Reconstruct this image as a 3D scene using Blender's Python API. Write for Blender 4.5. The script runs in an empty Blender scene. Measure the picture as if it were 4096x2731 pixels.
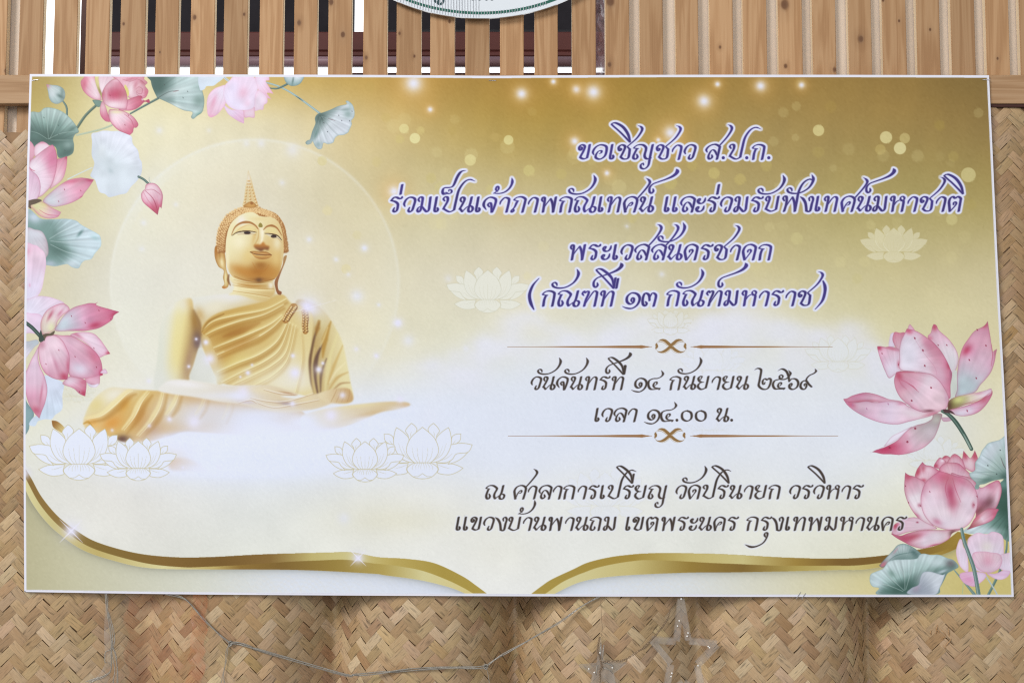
import bpy, bmesh, math, random
import numpy as np
from mathutils import Vector, Matrix
scene = bpy.context.scene
# ---------------------------------------------------------------- camera, light, exposure
CAM_D, CAM_Z, PITCH, FPX = 2.49, 1.5, math.radians(3.5), 4096.
cam = bpy.data.cameras.new('camera'); co = bpy.data.objects.new('camera', cam); scene.collection.objects.link(co)
co.location = (0, -CAM_D, CAM_Z); co.rotation_euler = (math.pi/2+PITCH, 0, 0)
cam.sensor_width = 36; cam.lens = 36.*FPX/4096; cam.clip_end = 200; cam.clip_start = .05
scene.camera = co
scene.render.resolution_x, scene.render.resolution_y = 1024, 682
wd = bpy.data.worlds.new('World'); scene.world = wd; wd.use_nodes = True
bg = wd.node_tree.nodes['Background']; bg.inputs[0].default_value = (.93, .97, 1., 1); bg.inputs[1].default_value = .29
def area(name, loc, target, size, power, col):
    l = bpy.data.lights.new(name, 'AREA'); l.shape = 'RECTANGLE'; l.size, l.size_y = size; l.energy = power; l.color = col
    o = bpy.data.objects.new(name, l); scene.collection.objects.link(o); o.location = loc
    o.rotation_euler = (Vector(target)-Vector(loc)).to_track_quat('-Z', 'Y').to_euler(); return o
area('open_side_daylight', (-8.6, -9.0, 8.0), (0, 0, 1.6), (5.6, 4.4), 1610, (1, .985, .965))
area('front_fill', (3.0, -12.0, 4.0), (0, 0, 1.6), (8.0, 4.0), 385, (1, .985, .97))  # soft fill added in front to lift the shade in the slat gaps
scene.view_settings.view_transform = 'Standard'; scene.view_settings.look = 'None'
scene.view_settings.exposure = 0; scene.view_settings.gamma = 1; scene.view_settings.use_curve_mapping = False
try: scene.cycles.use_denoising = False; scene.cycles.filter_width = 1.15; scene.cycles.transparent_max_bounces = 24
except Exception: pass
# ---------------------------------------------------------------- print painter
# The banner is a flat print: its artwork is worked out here as a raster of ink
# colours (sheet coordinates) and later becomes per-vertex ink on the sheet mesh.
import numpy as np
rngp = np.random.default_rng(7)
CX0, CY0, CX1, CY1, CS = 92, 296, 4064, 2392, 0.5
WC, HC = int((CX1-CX0)*CS), int((CY1-CY0)*CS)
INK = np.zeros((HC, WC, 3), np.float32)
OWN = np.zeros((HC, WC), np.int16)
YY, XX = np.mgrid[0:HC, 0:WC].astype(np.float32)
XX = XX/CS + CX0 + .5/CS
YY = YY/CS + CY0 + .5/CS
PARTS = ['printed_background']
def part(name):
    PARTS.append(name); return len(PARTS)-1

def cr(pts, closed=False, n=10):
    """Catmull-Rom through points; a repeated point makes a corner."""
    P = np.array(pts, float); out = []; m = len(P)
    if m < 3 and not closed:
        t = np.linspace(0, 1, n+1)[:, None]; return P[0]*(1-t)+P[1]*t
    rng = range(m) if closed else range(m-1)
    for i in rng:
        if closed: a, b, c, d = P[(i-1) % m], P[i], P[(i+1) % m], P[(i+2) % m]
        else: a, b, c, d = P[max(i-1, 0)], P[i], P[i+1], P[min(i+2, m-1)]
        if np.allclose(b[:2], c[:2]): continue
        t = np.linspace(0, 1, n, endpoint=False)[:, None]
        out.append(.5*((2*b)+(-a+c)*t+(2*a-5*b+4*c-d)*t**2+(-a+3*b-3*c+d)*t**3))
    if not closed: out.append(P[-1:])
    return np.vstack(out)

def blur(a, r):
    r = max(r*CS, .01)
    k = int(round(r*.9))
    if k < 1: return a
    for ax in (0, 1):
        for _ in range(3):
            p = [(0, 0)]*a.ndim; p[ax] = (k+1, k)
            c = np.cumsum(np.pad(a, p, mode='edge'), axis=ax, dtype=np.float64)
            n = a.shape[ax]
            hi = np.take(c, np.arange(2*k+1, 2*k+1+n), axis=ax); lo = np.take(c, np.arange(0, n), axis=ax)
            a = ((hi-lo)/(2*k+1)).astype(np.float32)
    return a

def window(x0, y0, x1, y1):
    i0 = int(np.clip((x0-CX0)*CS-1, 0, WC)); i1 = int(np.clip((x1-CX0)*CS+2, 0, WC))
    j0 = int(np.clip((y0-CY0)*CS-1, 0, HC)); j1 = int(np.clip((y1-CY0)*CS+2, 0, HC))
    return slice(j0, j1), slice(i0, i1)

def fill(poly, pad=0):
    """antialiased fill of a polygon given in sheet coordinates -> window, coverage"""
    x0, y0 = poly.min(0)-pad-4; x1, y1 = poly.max(0)+pad+4
    w = window(x0, y0, x1, y1)
    h, n = w[0].stop-w[0].start, w[1].stop-w[1].start
    if h <= 0 or n <= 0: return w, None
    q = np.column_stack([(poly[:, 0]-CX0)*CS-w[1].start, (poly[:, 1]-CY0)*CS-w[0].start])
    a = q; b = np.roll(q, -1, 0); cov = np.zeros((h, n), np.float32); idx = np.arange(n)
    SSN = 3
    for s in range(h*SSN):
        y = (s+.5)/SSN
        m = ((a[:, 1] <= y) & (b[:, 1] > y)) | ((b[:, 1] <= y) & (a[:, 1] > y))
        if not m.any(): continue
        A, B = a[m], b[m]
        xs = np.sort(A[:, 0]+(y-A[:, 1])/(B[:, 1]-A[:, 1])*(B[:, 0]-A[:, 0]))
        r = cov[s//SSN]
        for k in range(0, len(xs)-1, 2):
            r += np.clip(np.minimum(xs[k+1], idx+1)-np.maximum(xs[k], idx), 0, 1)/SSN
    return w, np.clip(cov, 0, 1)

def rgb(c): return np.array(c, np.float32)/255.
def comp(w, al, col, own=None):
    INK[w] += (col-INK[w])*al[..., None]
    if own is not None: OWN[w][al > .45] = own
def smooth(t): t = np.clip(t, 0, 1); return t*t*(3-2*t)

def segdist(w, pts, wid, T=None):
    """signed distance to a polyline of varying half width; T shears space for a broad nib"""
    x, y = XX[w], YY[w]
    P = np.asarray(pts, np.float32)
    if T is not None:
        x, y = T[0, 0]*x+T[0, 1]*y, T[1, 0]*x+T[1, 1]*y
        P = P@T.T
    d = np.full(x.shape, 1e9, np.float32)
    for i in range(len(P)-1):
        a, b = P[i], P[i+1]; v = b-a; L = float(v@v)
        t = np.zeros_like(x) if L < 1e-9 else np.clip(((x-a[0])*v[0]+(y-a[1])*v[1])/L, 0, 1)
        dd = np.hypot(x-a[0]-t*v[0], y-a[1]-t*v[1])-(wid[i]+(wid[i+1]-wid[i])*t)
        np.minimum(d, dd, out=d)
    return d

SOFT = False
class Frame:
    """drawing frame: own coordinates (origin, zoom) -> sheet coordinates"""
    def __init__(s, ox, oy, z, own=None): s.o = np.array([ox, oy], float); s.z = z; s.own = own
    def m(s, p): return s.o+np.asarray(p, float)[..., :2]/s.z
    def petal(s, pts, ax=None, c0=None, c1=None, e=None, ea=.5, ew=9, st=.05, bl=(), a=1., soft=0, line=None, la=.35, own=-1, cl=None):
        pts = [p[:2] for p in pts]
        poly = s.m(cr(pts, True)); w, cov = fill(poly, soft*2)
        if cov is None or cov.size == 0: return
        m = blur(cov, soft) if soft else cov
        x, y = XX[w], YY[w]
        if ax is None: col = np.broadcast_to(rgb(c0), cov.shape+(3,)).copy()
        else:
            b, t = s.m(ax[:2]), s.m(ax[2:]); v = t-b
            u = ((x-b[0])*v[0]+(y-b[1])*v[1])/(v@v)
            if cl is not None:
                k = smooth(u)[..., None]
                col = np.where(k < .5, rgb(c0)+(rgb(cl)-rgb(c0))*(k*2), rgb(cl)+(rgb(c1)-rgb(cl))*(k*2-1)).astype(np.float32)
            else: col = rgb(c0)+(rgb(c1)-rgb(c0))*smooth(u)[..., None]
            if st:
                bb = b-v*.25
                th = np.arctan2(y-bb[1], x-bb[0])
                ph = rngp.uniform(0, 6, 3)
                n = np.sin(th*38+ph[0])+.7*np.sin(th*71+ph[1])+.5*np.sin(th*23+ph[2])
                col = col*(1+st*(.30 if SOFT else .5)*n*smooth(u*1.5+.2))[..., None]
        if e is not None:
            rim = np.clip((1-blur(cov, ew))*2, 0, 1)*ea
            col = col+(rgb(e)-col)*rim[..., None]
        for (bx, by, rx, ry, an, bc, ba) in bl:
            c = s.m((bx, by)); dx, dy = x-c[0], y-c[1]; k = np.radians(an)
            p, q = (dx*np.cos(k)+dy*np.sin(k))*s.z/rx, (-dx*np.sin(k)+dy*np.cos(k))*s.z/ry
            g = np.exp(-(p*p+q*q))*ba
            col = col+(rgb(bc)-col)*g[..., None]
        if line is not None:
            rim = np.clip((1-blur(cov, 2.2))*2, 0, 1)**1.5*la
            col = col+(rgb(line)-col)*rim[..., None]
        if SOFT and min(cov.shape) > 12:
            col = col*(1+.03*WASH[w])[..., None]+np.array([0, -.10, -.05], np.float32)*WASH2[w][..., None]*np.clip(col[..., :1]-col[..., 1:2], 0, .3)
        if SOFT:
            g = col.mean(-1, keepdims=True); col = g+(col-g)*.98; col = col+(1-col)*.01
        comp(w, m*a, col, (s.own if own == -1 else own) if a > .4 else None)
        s.last = (w, cov)
    def stroke(s, pts, wid, c, a=1., soft=1., clip=False, own=None, n=8, c1=None):
        """soft tapered brush stroke; wid = (start, mid, end) or number, own units"""
        p = cr([q[:2] for q in pts], n=n); p = s.m(p)
        t = np.linspace(0, 1, len(p))
        wd = np.interp(t, np.linspace(0, 1, len(wid)), wid) if isinstance(wid, (tuple, list)) else np.full(len(p), float(wid))
        wd = wd/s.z/2
        pad = wd.max()+soft*2+3
        w = window(*(p.min(0)-pad), *(p.max(0)+pad))
        if w[0].stop <= w[0].start or w[1].stop <= w[1].start: return
        d = segdist(w, p, wd)
        k = max(soft, .9)
        al = smooth(.5-d/(2*k))*a
        if clip:
            M = np.zeros((HC, WC), np.float32); M[s.last[0]] = s.last[1]; al = al*M[w]
        col = rgb(c)
        if c1 is not None:
            A, B = p[0], p[-1]; u = ((XX[w]-A[0])*(B-A)[0]+(YY[w]-A[1])*(B-A)[1])/max((B-A)@(B-A), 1)
            col = rgb(c)+(rgb(c1)-rgb(c))*smooth(u)[..., None]
        comp(w, al, col, own if own is not None else None)
    def dot(s, x, y, r, c, a=1., soft=.9, own=None):
        C = s.m((x, y)); R = r/s.z
        w = window(C[0]-R-4, C[1]-R-4, C[0]+R+4, C[1]+R+4)
        d = np.hypot(XX[w]-C[0], YY[w]-C[1])-R
        comp(w, smooth(.5-d/(2*soft))*a, rgb(c), own)
    def glow(s, x, y, rx, c, a=1., ry=None, p=1.):
        C = s.m((x, y)); R = rx/s.z; R2 = (ry or rx)/s.z
        w = window(C[0]-R*2.6, C[1]-R2*2.6, C[0]+R*2.6, C[1]+R2*2.6)
        g = np.exp(-(((XX[w]-C[0])/R)**2+((YY[w]-C[1])/R2)**2)**p)*a
        comp(w, g, rgb(c))

PH = Frame(0, 0, 1)
D = Frame(0, 0, 2352/4096)          # overview frame
# ---- ground colours of the print
gx = [90, 500, 1000, 1500, 2000, 2500, 3000, 3500, 4060]
gy = [300, 500, 800, 1100, 1400, 1700, 2000, 2390]
GC = [
 [(156,130,52),(206,194,140),(192,164,86),(174,140,62),(158,122,45),(152,118,38),(148,116,46),(138,110,50),(122,98,44)],
 [(176,158,80),(212,204,158),(210,201,158),(192,168,100),(168,140,60),(164,135,55),(158,132,64),(152,126,60),(134,110,52)],
 [(188,176,110),(207,201,157),(205,201,168),(194,180,120),(180,167,106),(174,158,92),(168,150,82),(164,148,74),(160,143,72)],
 [(194,186,138),(208,206,178),(208,206,178),(204,195,148),(198,190,146),(192,184,134),(188,176,112),(186,174,105),(188,176,112)],
 [(197,191,150),(212,211,188),(211,209,180),(209,203,165),(205,205,172),(205,206,184),(205,208,190),(200,194,140),(200,190,128)],
 [(203,203,178),(214,214,206),(211,217,234),(208,216,233),(206,214,230),(206,216,235),(206,216,233),(206,214,226),(208,203,160)],
 [(200,204,206),(205,208,212),(203,211,220),(206,211,213),(205,214,229),(205,215,227),(203,212,221),(205,213,208),(210,208,166)],
 [(200,206,211),(203,209,210),(205,212,210),(209,217,226),(210,218,232),(206,215,222),(205,212,205),(208,211,184),(210,206,158)]]
G = np.array(GC, np.float32)/255
_l = smooth((G.mean(-1, keepdims=True)-.42)/.32)
G = G+(np.array([.965, .95, .90], np.float32)-G)*(np.array([.14, .14, .17, .22, .28, .30, .30, .30, .30], np.float32)[None, :, None]+np.array([0, 0, 0, .02, .08, .12, .12, .12], np.float32)[:, None, None])*_l+.018
G = G+np.array([.004, .002, .045], np.float32)*np.exp(-((np.arange(8)-2.6)/1.7)**2)[:, None, None]+np.array([.014, .006, -.014], np.float32)*(np.arange(8) >= 6)[:, None, None]
def up(A, xs, X, axis):
    # smooth (cosine-eased cubic) resampling along one axis
    k = np.clip(np.searchsorted(xs, X)-1, 0, len(xs)-2); xs = np.array(xs, float)
    t = (X-xs[k])/(xs[k+1]-xs[k]); n = len(xs)
    def g(i): return np.take(A, np.clip(i, 0, n-1), axis=axis)
    sh = [1]*A.ndim; sh[axis] = -1; t = t.reshape(sh)
    p0, p1, p2, p3 = g(k-1), g(k), g(k+1), g(k+2)
    return .5*(2*p1+(p2-p0)*t+(2*p0-5*p1+4*p2-p3)*t**2+(3*p1-p0-3*p2+p3)*t**3)
INK[:] = up(up(G, gx, XX[0], 1), gy, YY[:, 0], 0)
# mottled colour of the print
def mott(n, sx, sy, seed):
    r = np.random.default_rng(seed); a = r.standard_normal((sy, sx)).astype(np.float32)
    ii = np.linspace(0, sx-1.001, WC); jj = np.linspace(0, sy-1.001, HC)
    i, j = ii.astype(int), jj.astype(int); u, v = smooth(ii-i), smooth(jj-j)
    top = a[j][:, i]*(1-u)+a[j][:, i+1]*u; bot = a[j+1][:, i]*(1-u)+a[j+1][:, i+1]*u
    return (top*(1-v[:, None])+bot*v[:, None])*n
INK *= (1+mott(.008, 14, 8, 1)+mott(.008, 30, 16, 2)+mott(.005, 60, 32, 3))[..., None]
warm = mott(.5, 11, 6, 5)
INK += (np.array([.014, .003, -.010], np.float32)*warm[..., None])*(1-smooth((YY-1250)/300)*.8)[..., None]
# vertical rays at the top
INK *= (1+.012*np.sin((XX*.9+YY*.25)/23.)*np.sin((XX-YY*.3)/61.)*(1-smooth((YY-500)/500)))[..., None]

WASH, WASH2 = mott(1, 150, 80, 21)*.7+mott(1, 60, 34, 22)*.6, mott(1, 90, 50, 23)
# ---- halo disc behind the seated figure
hd = np.hypot((XX-1019), (YY-1135))
ring = smooth((580-hd)/9)
lt = smooth((1350-XX)/900)*.5+smooth((hd-300)/280)*.5
comp((slice(0, HC), slice(0, WC)), ring*(.04+.30*lt*smooth((hd-330)/250)), rgb((232,234,226)))
comp((slice(0, HC), slice(0, WC)), np.exp(-((hd-576)/6.)**2)*.72*(.55+.45*smooth((1500-XX)/900)), rgb((226,226,215)))
comp((slice(0, HC), slice(0, WC)), np.exp(-((hd-565)/75.)**2)*(hd > 540)*.62*smooth((760-XX)/260)*smooth((1000-YY)/400), rgb((222,226,228)))
# ---- mist and clouds
for (x, y, rx, ry, a) in [(1150,1790,620,130,.95),(1500,1700,420,130,.8),(900,1830,420,100,.9),(1850,1560,330,140,.55),(2150,1500,260,150,.5),
    (2350,1620,420,150,.6),(2700,1560,420,180,.55),(2600,1380,300,70,.35),(2900,1350,200,60,.35),(3250,1500,260,130,.45),(3500,1560,240,100,.5),(3550,1720,300,110,.5),
    (2500,1750,700,140,.6),(3250,1900,260,90,.35),(2000,1850,280,90,.5),(430,1760,300,120,.35),(720,1650,300,100,.3),(3100,1330,120,40,.3),(2480,1290,130,40,.25),(1750,1640,260,90,.4)]:
    PH.glow(x, y, rx, (220,228,247), a*.80, ry=ry)
for _ in range(260):
    x = rngp.uniform(1700, 3650); y = 1290+40*np.sin(x/170.)+30*np.sin(x/71.)+abs(rngp.normal(0, 90))
    if x > 3400: y += (x-3400)*.9
    if x < 2100: y += (2100-x)*.55
    PH.glow(x, y, rngp.uniform(24, 75), (226,228,242), rngp.uniform(.10, .30), ry=rngp.uniform(20, 55))
for (x, y, rx, ry, a) in [(1600,2080,260,60,.25),(2000,2200,200,120,.15)]: PH.glow(x, y, rx, (214,208,170), a, ry=ry)

# ---- bokeh discs and sparkles
for (x, y, r, c, a) in [(928,296,11,(226,220,158),.8),(953,318,12,(230,226,168),.95),(918,320,10,(206,190,120),.6),(966,300,9,(212,196,126),.6),(1168,322,11,(226,220,158),.85),
  (1137,316,10,(190,165,95),.6),(1080,368,13,(226,218,156),.8),(1215,392,13,(210,200,130),.6),(1880,300,13,(222,212,150),.9),(2035,316,14,(226,218,160),.9),(2067,341,14,(230,224,170),.95),
  (2022,344,12,(196,176,105),.6),(2078,318,12,(216,204,140),.6),(1908,246,13,(164,136,66),.7),(2224,402,17,(214,204,146),.85),(2186,504,13,(206,196,136),.75),(2158,288,12,(162,138,64),.6),
  (1830,548,14,(206,196,138),.6),(1838,192,12,(162,134,56),.6),(740,370,11,(214,202,140),.6),(795,618,11,(220,208,156),.6),(752,484,11,(222,210,160),.6),(1540,420,15,(200,186,110),.5),
  (1640,398,13,(206,192,118),.6),(1700,412,13,(196,178,104),.6),(1880,350,13,(176,156,86),.5),(1590,380,12,(188,170,96),.5),(1130,436,13,(206,196,130),.5),(990,410,12,(198,184,116),.5),(1290,400,12,(196,180,108),.5),
  (1452,500,12,(200,186,116),.5),(1760,380,13,(190,172,98),.5),(1700,470,13,(196,182,108),.45),(2110,480,12,(190,176,100),.5),(2190,360,12,(178,158,86),.45),(1330,330,11,(186,164,92),.4),(1040,300,10,(182,158,84),.4),(1570,560,13,(200,188,122),.4),(1905,470,12,(186,170,98),.4),(865,372,11,(206,190,126),.4),(820,540,10,(214,204,152),.4),
  (1968,640,12,(198,188,128),.35),(1450,350,12,(188,168,94),.4),(1010,430,12,(206,196,130),.45),(886,270,11,(198,176,102),.4),(850,200,12,(186,158,84),.4),(2230,470,12,(176,158,84),.35)]:
    D.dot(x, y, r, c, a*.8, soft=2.2)
for _ in range(70):
    x, y = rngp.uniform(900, 2260), rngp.uniform(230, 660)
    D.dot(x, y, rngp.uniform(8, 17), (226, 216, 158), rngp.uniform(.06, .22), soft=2.5)
def spark(x, y, r, a=1., tint=(226,228,245), halo=(214,160,80)):
    D.glow(x, y, r*4.2, halo, a*.14); D.glow(x, y, r*2.4, halo, a*.24); D.glow(x, y, r*1.5, (240,220,186), a*.5); D.glow(x, y, r*.85, tint, a*.95)
for (x, y, r) in [(950,192,19),(1198,216,12),(1324,206,9),(1363,212,15),(1271,188,6),(1617,233,14),(1747,198,11),(1648,194,6),(1841,196,7),(988,252,6),(1320,325,9),(1540,306,14),(1160,470,9),(1512,322,5),(1394,398,6),(905,440,12),(1560,340,8)]:
    spark(x, y, r)
for (x, y, r, a) in [(837,570,7,1),(914,742,7,.9),(710,708,16,1),(820,680,13,.75),(938,782,12,.6),(710,550,6,.7),(772,596,5,.7),(630,620,6,.5),(600,330,8,.5),(566,330,7,.4),(672,345,14,.5),(648,420,6,.5),(366,300,7,.5),
   (330,512,6,.5),(326,572,6,.4),(404,470,5,.4),(480,300,5,.3),(870,700,4,.7),(800,630,5,.5),(1070,800,6,.5),(1215,1090,6,.4),(790,1190,12,.5),(1030,640,8,.4),(1520,630,6,.6),(1440,520,4,.6)]:
    D.glow(x, y, r, (224,228,250), a*.9); D.glow(x, y, r*2, (224,226,232), a*.25)
# ---------------------------------------------------------------- gold ribbons along the foot of the print
def ribbon(name, top, bot, panel, mid, tones_u, tones_l, shade):
    pid = part(name)
    T = cr(top, n=14); B = cr(bot, n=14)
    # panel under the ribbon, with the printed dark edge following it
    poly = np.vstack([B, panel]); w, cov = fill(poly, 60)
    k = np.clip((XX[w]-B[:, 0].min())/max(np.ptp(B[:, 0]), 1), 0, 1)
    col = np.stack([np.interp(k, shade[0], [c[i] for c in shade[1]]) for i in range(3)], -1).astype(np.float32)/255
    comp(w, cov, col)
    M = np.zeros((HC, WC), np.float32); M[w] = cov
    d = segdist(w, B[::3], np.zeros(len(B[::3])+1))
    comp(w, cov*np.exp(-np.maximum(d, 0)/16.)*.42, rgb((112,112,96)))
    # overlapping scallop arcs in the panel
    for i, cx in enumerate(np.arange(B[:, 0].min()+40, B[:, 0].max(), 98)):
        vis = np.exp(-((cx-(1120 if cx < 1950 else 2700))/420)**2)*.55
        for r in (34, 52, 70, 88, 104):
            dd = np.abs(np.hypot(XX[w]-cx, (YY[w]-2392)*1.05)-r)
            comp(w, cov*np.exp(-(dd/4)**2)*.30*vis, rgb((224,216,200)))
    # two tone band
    n = 160
    def res(P):
        s = np.r_[0, np.cumsum(np.hypot(*np.diff(P, axis=0).T))]; t = np.linspace(0, s[-1], n)
        return np.column_stack([np.interp(t, s, P[:, 0]), np.interp(t, s, P[:, 1])])
    T, B = res(T), res(B)
    u = np.linspace(0, 1, n)
    f = np.interp(u, mid[0], mid[1])[:, None]
    Mi = T*(1-f)+B*f
    for P, Q, tones in ((T, B, tones_l), (T, Mi, tones_u)):
        poly = np.vstack([P, Q[::-1]]); w, cov = fill(poly)
        # parameter along the band
        order = np.argsort(T[:, 0]); uu = np.interp(XX[w], T[order, 0], u[order])
        col = np.stack([np.interp(uu, tones[0], [c[i] for c in tones[1]]) for i in range(3)], -1).astype(np.float32)/255
        comp(w, cov, col, pid)
    return pid
c1 = lambda x, y: (90+x/1.668, 1850+y/1.668)
c2 = lambda x, y: (1366+x/1.722, 2250+y/1.722)
c3 = lambda x, y: (3350+x/2.413, 1750+y/2.413)
DK, MD, LT = (122,92,42), (164,140,64), (216,208,156)
ribbon('gold_ribbon', [c1(-6,5), c1(10,25), c1(60,105), c1(130,230), c1(240,360), c1(360,452), c1(500,530), c1(750,600), c1(1000,628), c1(1250,628), c1(1600,610), c1(2000,599), c1(2200,597), c2(250,-40), c2(450,-28), c2(640,2), c2(830,90), c2(930,158), c2(1000,210)],
  [c1(-8,110), c1(10,155), c1(60,260), c1(140,372), c1(240,470), c1(400,580), c1(600,650), c1(850,702), c1(1250,710), c1(1700,712), c1(2000,720), c1(2352,740), c2(300,85), c2(550,120), c2(750,170), c2(850,210)],
  np.array([(1860,2396), (88,2396), (88,1900)]),
  ([0,.1,.3,.42,.52,.62,.75,1], [.45,.5,.6,.85,.7,.5,.35,.62]),
  ([0,.1,.22,.35,.46,.56,.64,.72,.8,.9,1], [(130,100,50),(140,112,58),(130,106,50),(128,98,46),(118,88,38),(134,104,52),(190,176,112),(206,196,138),(184,164,90),(168,146,66),(172,150,70)]),
  ([0,.1,.22,.35,.45,.5,.58,.68,.78,.86,1], [LT,(200,190,134),(190,172,108),LT,(190,170,104),(140,110,50),(126,98,44),(150,126,58),(176,156,84),(210,202,150),(214,196,130)]),
  ([0,.12,.4,.6,1], [(182,177,142),(196,193,164),(212,214,202),(219,226,238),(219,226,242)]))
ribbon('gold_ribbon', [c2(1308,212), c2(1380,158), c2(1450,112), c2(1600,42), (2347,2250), (2420,2231), (2500,2219), (2620,2211), (2870,2214), (3134,2228), c3(0,1165), c3(400,1140), c3(800,1075), c3(1000,1020), c3(1160,905)],
  [c2(1468,212), c2(1650,130), c2(1900,90), c2(2352,68), (2900,2288), (3138,2284), c3(0,1275), c3(300,1265), c3(800,1172), c3(1000,1130), c3(1180,1050), c3(1292,936)],
  np.array([(4070,2140), (4070,2396), (2215,2396)]),
  ([0,.1,.25,.4,.55,.7,1], [.6,.4,.3,.5,.62,.62,.7]),
  ([0,.1,.25,.38,.5,.62,.72,.85,1], [(170,148,70),(166,142,64),(164,138,60),(196,180,112),(204,192,132),(160,132,60),(124,94,40),(122,92,38),(160,132,54)]),
  ([0,.1,.25,.38,.5,.62,.75,.9,1], [(214,198,134),(212,204,152),(200,186,124),(150,124,54),(130,102,44),(176,156,84),(202,188,120),(176,150,76),(150,120,44)]),
  ([0,.3,.55,.75,1], [(220,228,244),(220,226,232),(220,217,192),(218,208,156),(206,192,124)]))

# ---------------------------------------------------------------- seated golden figure
BUD = part('printed_seated_buddha')
A = Frame(400, 600, 1.96, BUD); B = Frame(300, 1250, 1.68, BUD)
def b2a(x, y): return ((300+x/1.68-400)*1.96, (1250+y/1.68-600)*1.96)
GL, GM, GD, GB = (226,220,176), (196,168,98), (158,114,44), (112,82,66)
# far sleeve (right of picture)
B.petal([(1480,-60),(1600,-60),(1690,10),(1760,120),(1800,210),(1830,350),(1850,460),(1868,575),(1800,612),(1640,560),(1540,545),(1540,300)], (1540,200,1830,200), (182,152,92), (226,216,168), soft=1.2, st=0,
  bl=[(1590,-30,120,60,30,(226,224,226),.9),(1640,60,50,60,0,(214,206,160),.7)])
for p, wd, c, a in [([(1640,70),(1600,200),(1575,330),(1580,470),(1600,560)], (4,30,8), (96,64,44), .9), ([(1665,210),(1625,300),(1612,420),(1635,560)], (6,34,6), (84,54,46), .9), ([(1690,310),(1655,410),(1650,540)], (4,20,4), (90,60,50), .8),
   ([(1720,60),(1680,180),(1665,300)], (6,40,6), (176,132,52), .9), ([(1640,60),(1620,150)], (20,34,6), (160,112,40), .8), ([(1770,130),(1720,280),(1690,440),(1680,540)], (6,30,6), (226,216,160), .7), ([(1800,220),(1740,360),(1700,480)], (4,22,4), (196,160,88), .7),
   ([(1835,400),(1760,440),(1700,530)], (4,20,4), (190,152,86), .7), ([(1848,470),(1780,480),(1720,540)], (4,12,4), (150,104,60), .7), ([(1825,330),(1760,390),(1710,470)], (3,12,3), (240,230,190), .7), ([(1610,240),(1595,360),(1615,540)], (3,9,3), (220,204,150), .6), ([(1700,100),(1650,230)], (3,9,3), (236,226,176), .7)]:
    B.stroke(p, wd, c, a*.9, soft=6, clip=True)
# torso under the robe
A.petal([(1050,1115),(860,1140),(690,1165),(600,1200),(720,1280),(760,1372),b2a(860,240),b2a(940,420),b2a(1000,470),(1360,1420),(1460,1170),(1360,1120),(1340,1060),(1050,1060)], (820,1150,960,1480), (222,222,212), (206,176,104), soft=1.5, st=0,
  bl=[(1000,1150,160,50,0,(226,224,222),.9),(900,1230,90,50,-20,(228,222,200),.8),(780,1290,40,60,-20,(190,150,80),.6)])
# near arm
B.petal([(800,-20),(780,-95),(700,-80),(640,-35),(597,35),(572,110),(554,300),(540,520),(740,560),(770,440),(832,240),(850,150),(842,60)], (560,200,850,250), (222,222,208), (172,136,76), soft=3, st=0, cl=(224,210,150),
  bl=[(570,330,40,300,0,(216,219,206),.85),(690,-60,130,60,-10,(226,226,222),.9),(806,60,28,110,-8,(150,108,46),.75),(822,190,36,70,0,(98,74,76),.9),(765,330,30,130,10,(160,126,104),.7),(680,170,36,260,4,(230,218,150),.6),(790,-60,50,40,30,(214,186,120),.7),(580,480,140,110,0,(218,220,214),.9)])
B.petal([(835,240),(800,350),(775,445),(930,470),(925,400),(900,340),(870,280)], None, (210,212,204), soft=3, st=0, own=BUD)
B.stroke([(800,-10),(835,70),(850,150)], (12,22,16), (140,104,64), .55, soft=9)
B.dot(835,200,28,(112,90,92),.45,soft=20); B.glow(850,380,60,(224,226,222),.5,ry=120)
# robe
B.petal([(850,130),(880,60),(960,5),(1080,-30),(1250,-70),(1385,-120),(1460,-60),(1560,-30),(1600,40),(1590,200),(1570,330),(1580,460),(1600,560),(1500,548),(1300,495),(1100,492),(1010,480),(975,460),(950,400),(960,310),(930,240),(900,170)], (900,60,1500,420), (196,160,84), (220,204,148), soft=1.2, st=0,
  bl=[(1060,140,110,45,-18,(166,116,40),.75),(1000,300,60,60,-20,(190,146,62),.55),(1100,220,120,30,-25,(196,150,72),.6),(1080,330,120,40,-25,(224,210,136),.6),(1250,160,60,90,-40,(206,176,100),.6),(1420,380,160,130,0,(228,220,190),.75),(1100,450,140,60,-10,(222,206,150),.6),(1440,470,200,60,0,(228,222,206),.8)])
FO = [([(850,128),(930,60),(1080,20),(1280,-20),(1420,-90)], .9), ([(880,150),(960,110),(1100,60),(1270,15),(1400,-50)], 1), ([(905,185),(1000,140),(1150,90),(1300,40),(1400,-20)], 1), ([(930,240),(1030,200),(1180,140),(1310,80),(1390,20)], 1.1),
      ([(945,290),(1060,240),(1220,170),(1330,100),(1400,30)], 1.1), ([(960,340),(1080,290),(1230,220),(1350,140),(1410,60)], 1), ([(955,400),(1090,340),(1240,280),(1360,190),(1430,60)], 1), ([(985,470),(1120,400),(1270,330),(1380,240),(1445,70)], .9), ([(1060,485),(1200,420),(1330,350),(1420,260),(1465,80)], .8),
      ([(1200,490),(1330,420),(1430,310),(1485,90)], .7), ([(1360,510),(1430,420),(1490,300),(1505,110)], .6), ([(1480,540),(1510,420),(1530,280),(1520,120)], .6)]
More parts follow.
